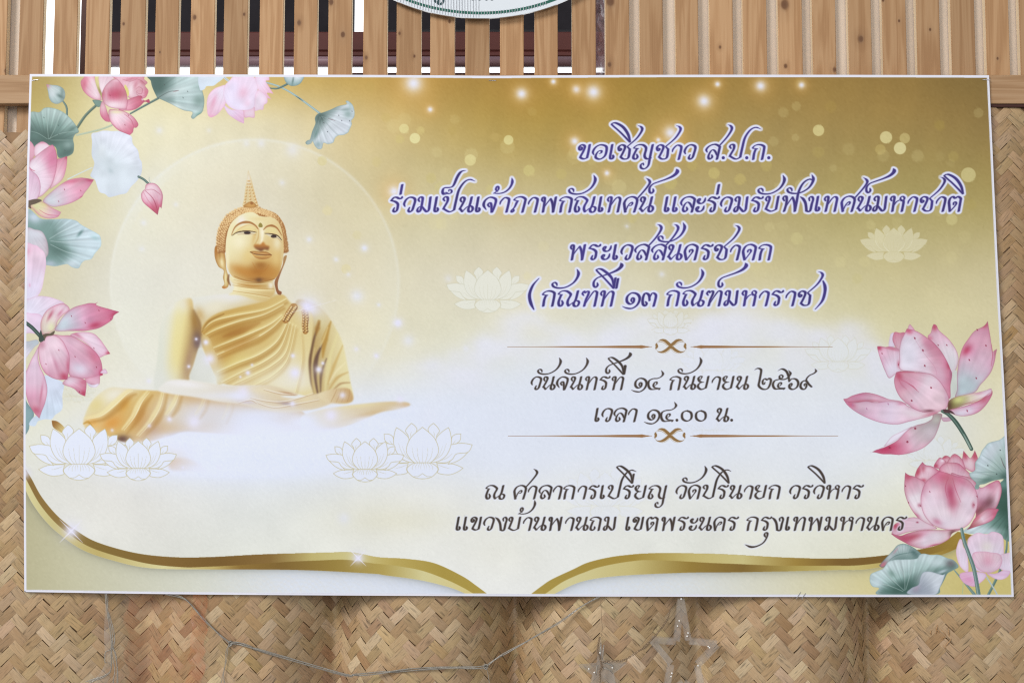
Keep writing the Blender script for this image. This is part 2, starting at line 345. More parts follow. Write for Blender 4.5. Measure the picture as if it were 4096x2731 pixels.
for i_, (p, k) in enumerate(FO):
    if i_ in (2, 5, 10): continue
    q = [(x+6, y+24) for x, y in p]
    B.stroke(q, (8*k,36*k,14*k), (164,116,44), .50*(1 if i_ < 7 else .6), soft=8, clip=True)
    B.stroke([(x-1, y-5) for x, y in p], (6*k,24*k,8*k), (234,224,166), .58, soft=6, clip=True)
    B.stroke([(x, y-2) for x, y in p], (2*k,6*k,3*k), (246,240,204), .55, soft=1.8, clip=True)
    B.stroke([(x+1, y+6) for x, y in p], (2*k,5*k,3*k), (160,114,46), .42, soft=2, clip=True)
B.stroke([(1000,160),(1120,120),(1240,70)], (10,44,8), (160,104,36), .5, soft=8, clip=True)
B.stroke([(1010,255),(1130,205),(1230,160)], (10,36,8), (172,118,46), .5, soft=8, clip=True)
B.stroke([(850,130),(900,60),(1000,10)], (10,16,8), (150,104,38), .6, soft=3, clip=True)
B.glow(945,440,60,(224,226,220),.8,ry=90); B.glow(1440,460,150,(232,228,206),.45,ry=90); B.glow(1250,430,150,(230,224,190),.30,ry=60)
# shoulder brooch ornaments: two carved scroll bands
for fr, ctr, w0 in ((A, [(1520,1232),(1500,1262),(1474,1300),(1455,1335)], 62), (B, [(1545,-5),(1550,40),(1545,85),(1548,128)], 44)):
    fr.stroke(ctr, (w0,w0,w0*.8), (170,120,56), .95, soft=2, own=BUD)
    c_ = cr(ctr, n=5)
    for i, (x, y) in enumerate(c_[::2]):
        for s_ in (-1, 1):
            fr.dot(x+s_*w0*.27+3, y+3, w0*.17, (112,70,30), .75, soft=2); fr.dot(x+s_*w0*.27-2, y-2, w0*.12, (236,210,150), .85, soft=1.8)
        fr.dot(x, y+6, w0*.1, (226,196,130), .7, soft=1.5)
# crossed legs under the robe
B.petal([(55,745),(70,680),(110,600),(170,540),(240,503),(330,508),(460,520),(620,530),(900,560),(1250,600),(1500,650),(1560,720),(1500,790),(1100,820),(760,800),(640,830),(470,870),(330,870),(200,820),(90,790)], (120,520,600,860), (222,214,184), (200,158,96), soft=2, st=0, cl=(212,182,112),
  bl=[(240,560,160,50,-20,(232,228,214),.95),(140,620,80,60,-40,(220,204,140),.8),(330,620,40,70,30,(206,150,56),.8),(250,740,90,60,-30,(214,150,66),.9),(120,740,50,40,0,(226,170,86),.8),(430,700,50,80,30,(196,140,70),.8),(320,850,50,30,0,(84,50,36),.95),(520,790,60,60,30,(178,138,110),.7),(700,820,120,22,-10,(176,166,178),.8),(800,700,260,110,0,(216,214,218),.9),(1200,720,320,120,0,(212,216,228),.95),(640,620,90,80,0,(222,214,188),.7)])
LG = [([(80,715),(180,690),(270,620),(350,545),(390,525)], 1), ([(330,790),(400,700),(450,600),(500,535)], 1), ([(430,830),(510,740),(570,640),(600,530)], .9), ([(620,690),(670,620),(700,540)], .8), ([(820,690),(860,630),(880,570)], .5), ([(1000,720),(1030,660),(1045,610)], .35)]
for p, k in LG:
    B.stroke([(x+20, y+22) for x, y in p], (10,44*k,10), (172,120,46), .5*k, soft=9, clip=True)
    B.stroke([(x-12, y-8) for x, y in p], (8,34*k,8), (236,224,172), .75*k, soft=6, clip=True)
    B.stroke(p, (3,9*k,3), (240,232,190), .8*k, soft=2, clip=True)
B.stroke([(60,745),(90,735),(120,770)], (10,16,6), (190,140,50), .7, soft=3)
# lotus base fragment in gold
B.petal([(600,830),(620,830),(640,900),(660,960),(720,1010),(860,1040),(820,1000),(740,940),(700,880)], None, (224,222,224), soft=4, st=0, a=.5)
B.petal([(640,985),(700,970),(780,985),(850,1030),(900,1060),(760,1060),(640,1050)], (640,1000,880,1040), (196,146,86), (216,206,196), soft=5, st=0, a=.8)
B.glow(700,930,120,(212,190,150),.5,ry=60)
# outstretched leg on the right
B.petal([(1520,700),(1640,655),(1780,630),(1950,610),(2100,598),(2220,600),(2252,622),(2180,648),(2060,668),(1950,715),(1800,770),(1650,805),(1540,800)], (1560,680,2240,630), (224,218,204), (210,188,146), soft=3, st=0,
  bl=[(1650,790,120,22,-10,(196,166,140),.5),(1950,690,120,18,-14,(200,168,120),.6),(1900,625,160,18,-6,(226,214,170),.8),(1560,750,90,80,0,(216,216,222),.8),(2215,625,40,20,0,(206,170,130),.6)])
# hands and forearm
B.petal([(560,520),(600,475),(650,452),(740,450),(870,468),(1000,488),(1150,492),(1270,486),(1360,500),(1480,540),(1490,556),(1380,560),(1480,575),(1620,545),(1700,540),(1730,600),(1640,640),(1500,665),(1380,672),(1250,650),(1120,615),(980,600),(820,570),(640,545)], (620,460,1500,640), (226,224,218), (216,200,168), soft=1.6, st=0,
  bl=[(740,480,140,24,6,(234,232,234),.9),(1100,560,140,40,8,(218,216,222),.8),(1440,545,60,8,12,(170,124,84),.8),(1420,610,60,14,8,(150,130,150),.6),(1250,520,80,24,8,(228,216,184),.7),(1560,580,60,24,-10,(226,212,174),.6),(1150,600,60,12,8,(196,182,190),.7),(1680,590,40,40,0,(214,196,150),.6)])
for p in ([(1270,520),(1380,548),(1480,556)], [(1180,575),(1300,600),(1420,600),(1600,548)], [(1230,610),(1340,640),(1480,620),(1640,590)], [(1100,610),(1180,590),(1220,610)]):
    B.stroke(p, (3,6,3), (180,146,110), .6, soft=2); B.stroke([(x, y-7) for x, y in p], (3,8,3), (240,236,230), .6, soft=2.4)
B.petal([(1630,555),(1700,520),(1800,505),(1850,520),(1870,580),(1840,605),(1750,610),(1690,600)], (1640,560,1860,570), (222,208,172), (196,160,108), soft=1.5, st=0)
for i in range(4): B.stroke([(1720+i*36,600),(1740+i*34,560),(1760+i*28,515)], (4,7,3), (176,136,88), .5, soft=2)
# low mist over the lap
for (x, y, rx, ry, a) in [(1000,860,420,70,.95),(1300,800,300,60,.9),(700,900,160,40,.5),(1500,900,420,110,.95),(850,960,220,60,.7),(1150,690,220,60,.5),(1850,830,300,60,.7),(1000,1050,600,60,.9),(2050,760,200,40,.7),(1520,735,110,60,.9),(1150,900,520,90,.9),(1250,760,260,60,.7),(900,640,200,40,.3),(1100,560,60,30,.6),(1680,800,160,34,.8),(2000,720,160,30,.75),(2200,650,90,26,.6),(640,850,140,40,.6),(450,880,120,24,.5),(1350,680,200,40,.5),(980,560,160,26,.4)]:
    B.glow(x, y, rx, (226,232,254), a, ry=ry)
# ---- head: neck, ears, face, hair, flame
A.petal([(1030,990),(1050,1060),(1040,1110),(1010,1135),(1100,1140),(1280,1190),(1370,1120),(1355,1040),(1330,990)], (1040,1060,1360,1060), (232,222,178), (204,176,116), soft=1.2, st=0,
  bl=[(1180,1060,110,22,6,(176,120,44),.8),(1250,1030,36,18,0,(120,82,44),.8),(1200,1095,140,9,4,(240,228,176),.7),(1340,1060,22,30,0,(238,236,226),.8),(1060,1080,20,40,0,(240,232,196),.7),(1200,1145,150,14,10,(214,196,140),.7)])
for p in ([(1040,1060),(1200,1085),(1360,1090)], [(1045,1105),(1180,1125),(1330,1150)], [(1050,1018),(1180,1045),(1340,1035)]):
    A.stroke(p, (3,6,3), (176,128,56), .6, soft=2); A.stroke([(x, y+8) for x, y in p], (3,7,3), (240,230,184), .6, soft=2)
# ears
A.petal([(935,748),(905,755),(897,800),(905,860),(930,915),(970,945),(965,1000),(975,1050),(955,1075),(975,1088),(1005,1070),(1012,1010),(990,930),(985,850),(970,780)], (900,760,990,1000), (196,150,88), (224,206,144), e=(150,96,36), ea=.6, ew=7, st=0, soft=.6,
  bl=[(914,790,12,46,0,(168,104,36),.8),(940,830,10,50,-8,(170,120,50),.8),(955,880,14,40,-10,(240,230,186),.8),(985,1000,8,60,0,(238,226,176),.8),(975,1078,20,12,0,(190,120,60),.8)])
A.petal([(1465,828),(1440,840),(1432,900),(1400,970),(1370,1030),(1375,1080),(1392,1128),(1418,1135),(1424,1112),(1400,1095),(1395,1040),(1420,960),(1452,880)], (1440,830,1395,1120), (214,186,124), (150,92,58), e=(130,80,44), ea=.55, ew=6, st=0, soft=.6)
A.stroke([(1010,980),(1005,1020),(1022,1060)], (12,20,8), (120,74,40), .7, soft=3)
# hair
A.petal([(1120,455),(1050,480),(990,520),(950,580),(930,650),(922,720),(940,750),(960,790),(985,800),(990,700),(1020,620),(1070,560),(1130,520),(1250,520),(1340,545),(1400,600),(1430,700),(1440,800),(1455,790),(1460,700),(1455,620),(1430,560),(1380,500),(1300,470),(1230,455),(1180,448)], (930,500,1000,800), (206,168,112), (176,124,66), soft=.6, st=0)
_c = cr([(958,790),(945,730),(950,660),(975,590),(1020,530),(1080,490),(1150,474),(1200,472),(1260,482),(1320,500),(1370,530),(1410,590),(1432,660),(1446,730),(1450,800)], n=7)
for lay, (off, rr) in enumerate(((24, 13), (9, 14), (-7, 14), (-20, 13), (-32, 11))):
    for i in range(lay % 2, len(_c)-1, 2):
        d_ = _c[min(i+1, len(_c)-1)]-_c[max(i-1, 0)]; nn = np.array([d_[1], -d_[0]])/max(np.hypot(*d_), 1e-6)
        if off < -22 and (i > 70 or i < 6): continue
        k = 1. if _c[i][0] < 1250 else .62
        x, y = _c[i]+nn*off*k+rngp.normal(0, 1.5, 2)
        A.dot(x+3, y+4, rr, (150,96,46), .8, soft=3); A.dot(x-2, y-3, rr*.68, (238,208,152), .9, soft=2.4); A.dot(x+1, y+1, rr*.25, (176,124,70), .7, soft=1.5)
# face
A.petal([(1130,498),(1060,540),(1015,600),(992,690),(985,780),(990,880),(1010,950),(1050,1000),(1120,1025),(1220,1030),(1310,1030),(1370,1010),(1405,960),(1430,880),(1440,790),(1437,700),(1420,610),(1385,550),(1330,525),(1260,522),(1200,490)], (1030,640,1400,960), (232,224,182), (206,170,102), soft=1, st=0,
  bl=[(1110,560,36,46,0,(236,230,226),.9),(1150,620,90,30,0,(226,206,138),.8),(1350,640,60,40,10,(226,212,150),.8),(1090,720,60,60,0,(238,230,196),.9),(1390,730,34,60,0,(232,224,192),.8),(1240,960,150,60,0,(164,102,26),.95),(1120,950,110,40,20,(190,130,52),.8),(1330,960,70,60,-30,(190,134,58),.7),(1260,900,50,34,0,(150,92,26),.75),(1250,1015,90,16,0,(140,84,30),.6),(1246,1022,26,20,0,(84,54,32),.7),
      (1000,880,16,120,0,(238,230,196),.7),(1430,840,16,120,0,(214,196,150),.7),(1160,830,40,70,20,(222,196,126),.6),(1380,850,30,60,0,(222,196,130),.6),(1265,860,70,20,0,(206,168,96),.6),(1210,680,16,70,12,(206,166,92),.5),(1270,640,20,50,-4,(240,234,216),.7),(1250,540,80,16,0,(226,206,150),.7)])
A.stroke([(1055,990),(1150,1025),(1260,1035),(1370,1010)], (4,9,4), (140,84,26), .6, soft=3)
A.stroke([(1195,880),(1230,935),(1290,945),(1325,900)], (2,6,2), (176,112,36), .7, soft=2)
# brows, eyes, nose, mouth
A.stroke([(1030,668),(1060,605),(1110,572),(1170,568),(1215,590),(1240,620)], (4,20,7), (166,112,58), .95, soft=2)
A.stroke([(1283,625),(1310,600),(1350,594),(1390,615),(1425,670)], (6,18,4), (162,106,54), .95, soft=2)
A.stroke([(1048,668),(1090,622),(1160,590),(1215,606)], (3,9,3), (214,176,108), .7, soft=2)
for pts, pup, lid in (([(1060,655),(1110,640),(1170,638),(1222,646),(1200,662),(1150,668),(1100,662)], (1155,651,27,12), [(1035,672),(1080,645),(1160,636),(1226,646)]), ([(1298,658),(1340,662),(1390,676),(1418,700),(1395,696),(1340,684)], (1362,678,23,12), [(1292,655),(1340,658),(1392,672),(1424,706)])):
    A.petal(pts, None, (216,204,172), st=0, soft=.8)
    A.petal([(pup[0]+pup[2]*np.cos(t), pup[1]+pup[3]*np.sin(t)) for t in np.linspace(0, 6.28, 9)[:-1]], None, (40,26,30), st=0)
    A.stroke([(x, y-6) for x, y in lid], (6,20,6), (222,200,140), .8, soft=3); A.stroke(lid, (4,10,5), (74,48,28), .95, soft=1)
    A.stroke([(x, y+20) for x, y in lid[1:]], (2,4,2), (168,122,66), .6, soft=1.5)
A.stroke([(1245,625),(1240,690),(1212,745)], (4,9,6), (182,134,60), .55, soft=4)
A.stroke([(1275,640),(1270,700),(1262,740)], (14,18,22), (244,238,214), .75, soft=5)
A.petal([(1205,750),(1225,738),(1255,740),(1280,720),(1300,745),(1328,755),(1318,785),(1290,780),(1265,795),(1240,785),(1215,770)], (1260,735,1260,795), (186,122,52), (112,66,40), soft=1.6, st=0)
A.petal([(1175,800),(1210,792),(1250,798),(1280,795),(1310,800),(1348,825),(1300,830),(1260,822),(1215,818)], (1260,795,1260,830), (190,140,74), (160,104,48), soft=.8, st=0, line=(120,74,30), la=.6)
A.petal([(1190,812),(1220,824),(1260,830),(1345,828),(1320,850),(1270,858),(1220,845)], (1260,825,1260,858), (206,160,90), (168,116,56), soft=.8, st=0)
A.stroke([(1176,801),(1215,817),(1262,823),(1348,826)], (3,7,3), (112,68,30), .85, soft=1.2)
A.stroke([(1200,805),(1260,812),(1320,815)], (2,4,2), (236,206,150), .7, soft=1.5)
A.petal([(1250,575),(1262,572),(1275,590),(1272,606),(1250,606),(1242,595)], None, (146,130,60), st=0, soft=1)
# ushnisha flame
A.petal([(1165,165),(1160,165),(1150,230),(1138,310),(1128,390),(1120,440),(1180,450),(1238,445),(1225,380),(1205,300),(1185,220)], (1140,400,1240,400), (214,196,150), (216,190,140), soft=.8, st=0, bl=[(1165,230,18,60,0,(226,222,216),.7)])
for k in range(9):
    t = k/8.
    for s, cx in ((-1, 1160), (0, 1168), (1, 1180)):
        y = 430-190*t; x = 1178+s*(44*(1-t)+6)+(1-t)*2-14*t
        A.dot(x+3, y+4, 9-4*t, (176,122,56), .7, soft=2.5); A.dot(x-1, y-1, 6-2.5*t, (242,222,176), .8, soft=2)
A.petal([(1125,445),(1150,418),(1190,405),(1230,440),(1190,456)], None, (200,152,84), st=0, soft=1, e=(150,100,44), ea=.6, ew=5)
A.dot(1190,418,12,(150,94,40),.8,soft=2)
# sparkle on shoulder and small stars over the figure
def cross(x, y, L, w, a, ang, fr):
    k = np.radians(ang)
    for q in (0, 90):
        e = np.radians(ang+q); dx, dy = np.cos(e)*L, np.sin(e)*L
        fr.stroke([(x-dx, y-dy), (x, y), (x+dx, y+dy)], (.5, w, .5), (232,230,250), a, soft=1.4)
A.glow(1625,1235,48,(226,222,250),1); A.glow(1625,1235,100,(222,222,246),.4)
A.stroke([(1440,1290),(1625,1240),(1880,1170)], (.5,4,.5), (236,234,246), .7, soft=1.5); A.stroke([(1600,1130),(1625,1240),(1640,1380)], (.5,3,.5), (236,234,246), .6, soft=1.5)
for (x, y, r, a) in [(880,200,16,1),(905,310,34,.9),(815,178,9,.9),(765,362,10,.9),(1162,405,14,.95),(1190,352,8,.8),(1112,432,7,.8),(1464,290,13,.9),(1478,405,36,.95),(1638,382,20,.95),(1665,340,10,.9),(1462,612,16,.9),(1798,555,20,.8),(1130,530,40,.7),(800,735,40,.8),(636,715,16,.9),(500,760,12,.6),(250,790,10,.7),(497,460,14,.6),(1720,690,40,.9),(2185,585,20,.8),(1890,245,14,.6),(2025,290,14,.9),(2170,70,22,.9),(725,1040,8,.7),(965,1040,9,.6)]:
    B.glow(x, y, r, (230,228,252), a); B.glow(x, y, r*2, (222,222,238), a*.3)
# sparkles on the ribbon
for (x, y, L, r) in [(325,455,110,42),(2240,635,75,30)]:
    f = Frame(90, 1850, 1.668); f.glow(x, y, r, (226,226,248), .95); f.glow(x, y, r*1.9, (220,220,240), .35)
    cross(x, y, L, 9, .85, 45, f)
Frame(90,1850,1.668).glow(15, 70, 36, (216,216,236), .9)
# ---------------------------------------------------------------- line drawn lotuses
HALF = [ # half of the drawing; mirrored
 ('p', [(-155,-555),(-155,-555),(-210,-500),(-238,-445),(-205,-390),(-185,-325),(-120,-380),(-78,-465),(-110,-520)]),
 ('p', [(-540,-405),(-540,-405),(-470,-400),(-415,-360),(-400,-260),(-420,-250),(-480,-272),(-530,-320)]),
 ('p', [(-570,75),(-570,75),(-430,18),(-200,8),(-200,8),(-225,90),(-220,145),(-370,168),(-490,130)]),
 ('p', [(-640,-150),(-640,-150),(-480,-130),(-410,-50),(-360,20),(-360,20),(-470,-15),(-560,-70)]),
 ('p', [(-700,-252),(-700,-252),(-570,-275),(-440,-262),(-380,-235),(-320,-110),(-190,-5),(-190,-5),(-330,-2),(-420,-50),(-480,-125),(-640,-150)]),
 ('p', [(-365,-495),(-365,-495),(-270,-430),(-190,-335),(-215,-230),(-190,-110),(-70,0),(-70,0),(-220,-20),(-340,-110),(-405,-270),(-392,-420)]),
 ('v', [(-160,-340),(-165,-400),(-155,-440)]), ('v', [(-420,-255),(-470,-320)]), ('v', [(-200,20),(-300,60),(-390,80)]), ('v', [(-90,0),(-220,-90),(-285,-235)]), ('v', [(-120,-10),(-270,-110),(-340,-280)]), ('v', [(-200,-15),(-330,-60),(-420,-130)])]
def linelotus(cx, cy, half, a, name=None, fillc=(224,230,251), linec=(196,188,150), fa=None, lw=1.):
    own = part(name) if name else None
    f = Frame(cx, cy, 700./half, own); k = 700./half
    fa = a if fa is None else fa
    def pet(p):
        f.petal(p, None, fillc, st=0, a=fa)
        q = cr(p, True); q = np.vstack([q, q[:1]]); W = lw*k*2.4
        P = f.m(q); wd = np.full(len(P), W/k/2); w = window(*(P.min(0)-6), *(P.max(0)+6))
        if w[0].stop > w[0].start and w[1].stop > w[1].start:
            d = segdist(w, P, wd); comp(w, smooth(.5-d/2)*a*.95, rgb(linec), own)
    def mir(p): return [(-x, y) for x, y in p]
    for t, p in HALF:
        for q in (p, mir(p)):
            if t == 'p': pet(q)
            else: f.stroke(q, (.8*k,1.8*k,.5*k), linec, a*.8, soft=.9)
    pet([(0,-500),(0,-500),(150,-370),(218,-235),(215,-120),(110,0),(0,8),(-110,0),(-215,-120),(-218,-235),(-150,-370)])
    for x in (-150, -78, 0, 78, 150): f.stroke([(x*.45,-5),(x*.8,-80),(x,-230 if x else -270)], (1.6*k,1.6*k,.5*k), linec, a*.8, soft=.9)
    pet([(-215,110),(-205,60),(-120,5),(0,0),(120,5),(205,60),(215,110),(160,175),(100,210),(0,225),(-100,210),(-160,175)])
    f.stroke([(-120,195),(-60,190),(0,150),(0,150),(60,190),(120,195)], 2.2*k, linec, a*.9, soft=.9)
    for x in (-140,-95,-55,-22,22,55,95,140): f.stroke([(x*.7,5),(x,50),(x*1.02,100)], (1.6*k,1.4*k,.5*k), linec, a*.8, soft=.9)
linelotus(1951,1198,165,.34, fillc=(228,230,222), fa=.75, linec=(180,176,146), name='printed_line_lotus')
linelotus(3575,1008,135,.40, fillc=(230,226,200), fa=.55, linec=(196,186,136), name='printed_line_lotus')
linelotus(2682,1310,92,.32, fillc=(226,231,238), fa=.3)
linelotus(3352,1445,132,.26, fillc=(224,229,229), fa=.55, name='printed_line_lotus')
linelotus(2850,1480,133,.13, fillc=(224,230,247), fa=.4)
linelotus(2420,2022,190,.16, fillc=(224,230,247), fa=.4)
linelotus(3735,1840,125,.22, fillc=(224,230,240), fa=.5)
linelotus(2838,1720,95,.10, fillc=(224,230,247), fa=.3)
linelotus(310,1585,75,.18, fillc=(214,216,208), fa=.4)
PH.petal([(207,1681),(207,1681),(228,1684),(250,1700),(262,1718),(250,1730),(232,1722),(212,1706)], (210,1684,255,1722), (146,100,44), (206,186,128), own=BUD)
linelotus(316.5,1855,199,1., name='printed_line_lotus'); linelotus(553,1872,153,1., name='printed_line_lotus')
linelotus(1690,1850,199,1., name='printed_line_lotus'); linelotus(1460,1876,156,1., name='printed_line_lotus')
# ---------------------------------------------------------------- painted lotuses
PL, PM, PD = (224,208,226), (206,150,172), (178,66,98)
GLf, GMf, GDf = (196,212,218), (132,160,156), (62,92,86)
EDG = (196,120,146); HL = (150,70,96)
def R(n, *a): return [x for p in a for x in p]
SOFT = True
LP = part('printed_lotus_spray')
T = Frame(90, 290, 2.209, LP); L = Frame(90, 1000, 2.063, LP); U = Frame(800, 290, 3.36, LP)
def stem(f, pts, w, c=(74,98,92), c2=(150,172,160), c1=None):
    f.stroke(pts, w, c, 1, soft=.9, own=LP if f in (T, L, U) else RP, c1=c1)
    ww = w if not isinstance(w, tuple) else max(w)
    f.stroke([(x-ww*.2, y-ww*.15) for x, y in pts], ww*.3, c2, .55, soft=1.2)
def spots(f, pts, c=(140,40,66), r=(6, 11)):
    for (x, y) in pts: f.stroke([(x-r[0]*.5, y-r[1]*.6), (x+r[0]*.5, y+r[1]*.6)], (2, r[0]*1.3, 2), c, .8, soft=1)
# top group
stem(T, [(480,555),(600,528),(700,502),(790,468)], 16, (166,180,156), (206,212,190))
stem(T, [(955,365),(1080,295),(1200,230)], (14,18,20), (78,104,98))
stem(T, [(485,488),(560,380),(660,285)], 24, (76,98,84))
stem(T, [(358,255),(390,310),(392,385)], (14,18,18), (78,104,98))
T.petal([(1585,30),(1767,25),(1767,62),(1730,80),(1690,110),(1620,125),(1600,152),(1585,140)], None, (206,216,232), e=(190,204,222), ea=.5)
T.petal([(1132,20),(1135,80),(1150,140),(1190,225),(1190,225),(1300,275),(1420,335),(1500,352),(1490,395),(1510,412),(1545,385),(1592,345),(1606,240),(1580,120),(1582,20)], (1190,225,1540,230), GDf, (186,206,208), cl=(168,190,190), e=(96,126,120), ea=.4, ew=8, st=.12,
  bl=[(1190,150,40,120,0,(66,98,92),.85),(1330,180,160,40,-20,(196,210,212),.7),(1360,300,120,20,22,(214,224,226),.7),(1560,250,60,60,0,(116,144,138),.8),(1570,380,40,30,0,(84,130,118),.7),(1560,130,60,30,0,(120,146,142),.5)], line=(60,90,84))
T.stroke([(1195,228),(1290,175),(1380,160)], (8,6,2), (70,84,82), .7, soft=2, clip=True); T.stroke([(1330,172),(1380,162)], (2,6,2), (130,60,70), .7, soft=1.5); spots(T, [(1255,110),(1420,225),(1460,170)], (70,80,80))
T.petal([(210,105),(210,105),(260,112),(320,120),(365,150),(378,200),(362,250),(310,280),(260,265),(235,225),(228,180)], (210,105,330,240), (206,214,216), (160,182,182), e=(120,140,144), ea=.5, st=.06, bl=[(215,110,20,30,-40,(206,110,130),.9),(330,210,40,14,30,(70,96,92),.8),(270,190,40,30,0,(206,216,222),.6),(350,180,18,60,0,(92,118,112),.6)], line=(90,110,110))
# open flower
T.petal([(525,20),(545,40),(515,85),(530,150),(570,200),(630,238),(700,248),(700,248),(685,170),(655,80),(625,20)], (700,248,560,40), (236,222,230), (216,150,170), e=PD, ea=.45, ew=10, line=HL, bl=[(545,110,26,60,10,(190,76,106),.7),(630,100,30,90,-20,(232,218,226),.7)])
T.petal([(648,20),(640,60),(660,140),(695,215),(708,215),(690,120),(672,20)], None, (214,204,140), line=(130,120,60), la=.3, bl=[(685,170,12,50,-20,(110,90,50),.6)])
T.petal([(690,20),(678,110),(705,195),(705,195),(740,120),(800,60),(850,20)], (700,190,770,20), (232,214,224), (228,196,210), line=HL, la=.3)
T.petal([(800,20),(1060,20),(1075,60),(1105,92),(1085,120),(1112,160),(1105,195),(1085,225),(1040,235),(940,225),(880,120),(820,60)], (900,200,1060,40), (228,196,208), (210,150,168), e=(186,90,112), ea=.5, line=HL,
  bl=[(960,60,60,12,-10,(186,96,118),.6),(1000,110,16,50,20,(180,90,112),.45),(1040,160,46,36,0,(206,140,156),.6),(1060,90,30,16,40,(176,76,98),.6),(960,150,20,50,0,(240,226,232),.7),(1090,170,14,40,0,(190,100,118),.6)])
for p in ([(1000,150),(1030,130),(1060,150),(1050,190),(1010,180),(1015,160)], [(1010,60),(1050,75),(1085,110)], [(1005,190),(1040,215),(1080,205)], [(880,60),(950,80),(1010,60)]): T.stroke(p, (2,5,2), (164,80,100), .7, soft=1.2)
T.petal([(905,110),(935,150),(940,200),(915,220),(900,180)], None, (214,204,120), soft=1)
T.petal([(850,330),(920,250),(1000,215),(1050,208),(1065,240),(1085,250),(1118,238),(1122,272),(1080,262),(1040,300),(990,330),(930,340)], (870,325,1080,230), (226,180,196), (190,92,116), e=PD, ea=.5, ew=7, line=HL, bl=[(1060,240,8,10,0,(230,220,250),.9)])
T.petal([(710,165),(702,225),(722,275),(780,312),(860,326),(920,328),(920,328),(930,260),(915,170),(870,95),(820,58),(750,100)], (830,330,830,70), (234,210,220), (206,140,160), cl=(196,96,124), e=(190,100,126), ea=.55, ew=9, line=HL, la=.6, bl=[(850,190,60,46,0,(184,66,98),.85),(800,290,70,30,0,(238,218,228),.8),(740,200,20,60,0,(224,186,200),.6),(770,110,50,30,-40,(222,176,194),.7),(830,70,60,20,0,(226,190,204),.8)])
spots(T, [(775,205)])
T.petal([(620,245),(660,245),(700,258),(690,300),(660,305),(630,270)], None, (110,140,130), line=(60,90,80), la=.6)
T.petal([(700,262),(684,330),(695,390),(740,435),(800,435),(812,432),(800,400),(765,385),(745,330),(722,270)], (715,262,760,430), (232,204,216), (200,110,138), e=(190,96,122), ea=.5, line=HL)
T.petal([(765,335),(830,330),(900,345),(970,385),(1010,430),(1024,465),(1005,490),(985,492),(975,530),(948,555),(948,555),(870,525),(810,480),(770,420)], (800,350,960,540), (232,214,222), (200,110,136), cl=(222,180,198), e=(190,90,116), ea=.5, ew=8, line=HL, la=.6, bl=[(830,350,60,16,0,(224,220,170),.7)])
T.stroke([(900,370),(960,420),(985,490)], (3,7,4), (180,84,110), .7, soft=1.6); T.stroke([(800,460),(850,510),(930,540)], (3,6,3), (190,96,122), .6, soft=1.6); spots(T, [(905,465),(935,380)])
# left leaf and flower
T.petal([(60,372),(150,352),(195,315),(270,316),(360,352),(440,425),(498,520),(465,550),(448,590),(456,650),(440,720),(350,757),(312,742),(290,660),(200,640),(60,640)], (230,590,300,330), (64,94,88), (172,194,192), cl=(128,158,152), e=(150,176,170), ea=.35, ew=7, st=.16, line=(70,100,94),
  bl=[(230,580,100,60,20,(54,84,76),.85),(320,470,30,70,20,(90,122,116),.6),(400,640,60,40,-10,(150,176,172),.7),(440,500,50,24,-30,(70,100,92),.6),(330,680,40,60,0,(96,132,122),.6),(110,560,60,30,20,(80,112,106),.7)])
for p in ([(230,590),(340,540),(480,520)], [(230,590),(220,480),(200,340)], [(240,590),(300,470),(330,360)], [(250,600),(350,600),(450,600)], [(220,590),(140,540),(70,520)]): T.stroke(p, (4,5,2), (176,196,190), .55, soft=1.6, clip=True)
spots(T, [(190,400),(320,470),(320,550),(375,690)], (60,80,78))
stem(T, [(400,945),(500,895),(615,842)], 8, (196,210,216), (214,222,224))
T.petal([(300,780),(340,760),(396,740),(396,740),(388,840),(350,950),(240,1035),(240,1035),(280,920)], (250,1030,390,750), (232,220,230), (206,140,162), e=(190,96,126), ea=.4, line=HL, bl=[(390,750,14,20,0,(176,50,84),.9)])
T.petal([(60,620),(90,630),(115,690),(120,715),(60,790)], None, (216,160,182), e=EDG, ea=.5, line=HL)
T.petal([(105,665),(135,630),(180,612),(230,640),(250,690),(180,760),(110,740)], None, (232,212,226), e=EDG, ea=.4, line=HL, bl=[(175,620,40,12,0,(196,110,140),.6)])
T.petal([(60,815),(110,750),(180,690),(245,648),(272,645),(300,710),(306,800),(290,900),(255,1000),(200,1065),(150,1100),(60,1100)], (60,900,300,760), (226,210,226), (200,126,156), cl=(220,190,208), e=(196,116,146), ea=.35, line=HL, la=.6, bl=[(110,840,60,40,0,(232,220,232),.8),(260,760,36,120,8,(198,112,146),.6)])
T.petal([(40,858),(90,875),(140,925),(160,1000),(150,1080),(110,1140),(40,1160)], (60,1140,100,880), (226,206,224), (216,178,204), e=(200,140,172), ea=.4, line=HL, la=.5)
T.stroke([(60,835),(80,860),(110,872)], (3,8,3), (180,70,100), .8, soft=2)
T.petal([(185,1125),(300,1020),(400,955),(500,932),(560,935),(632,948),(632,948),(585,1020),(545,1070),(520,1105),(440,1150),(350,1178),(270,1188),(215,1165)], (200,1150,600,960), (196,206,214), (206,134,160), cl=(216,174,196), e=(200,126,156), ea=.4, line=HL, la=.5, bl=[(450,960,110,22,-8,(190,84,118),.75),(530,1100,20,8,-20,(176,50,84),.8),(600,955,40,12,10,(180,66,98),.7)])
spots(T, [(372,1035),(515,1045),(320,1140)])
T.petal([(60,1165),(140,1130),(180,1145),(250,1190),(342,1235),(342,1235),(310,1278),(230,1292),(160,1270),(100,1215)], (90,1170,320,1250), (214,216,160), (222,176,196), e=(196,110,140), ea=.45, line=HL, bl=[(190,1165,40,24,30,(214,214,140),.6)])
T.stroke([(150,1215),(220,1255),(320,1265)], (3,6,3), (186,80,110), .7, soft=1.5)
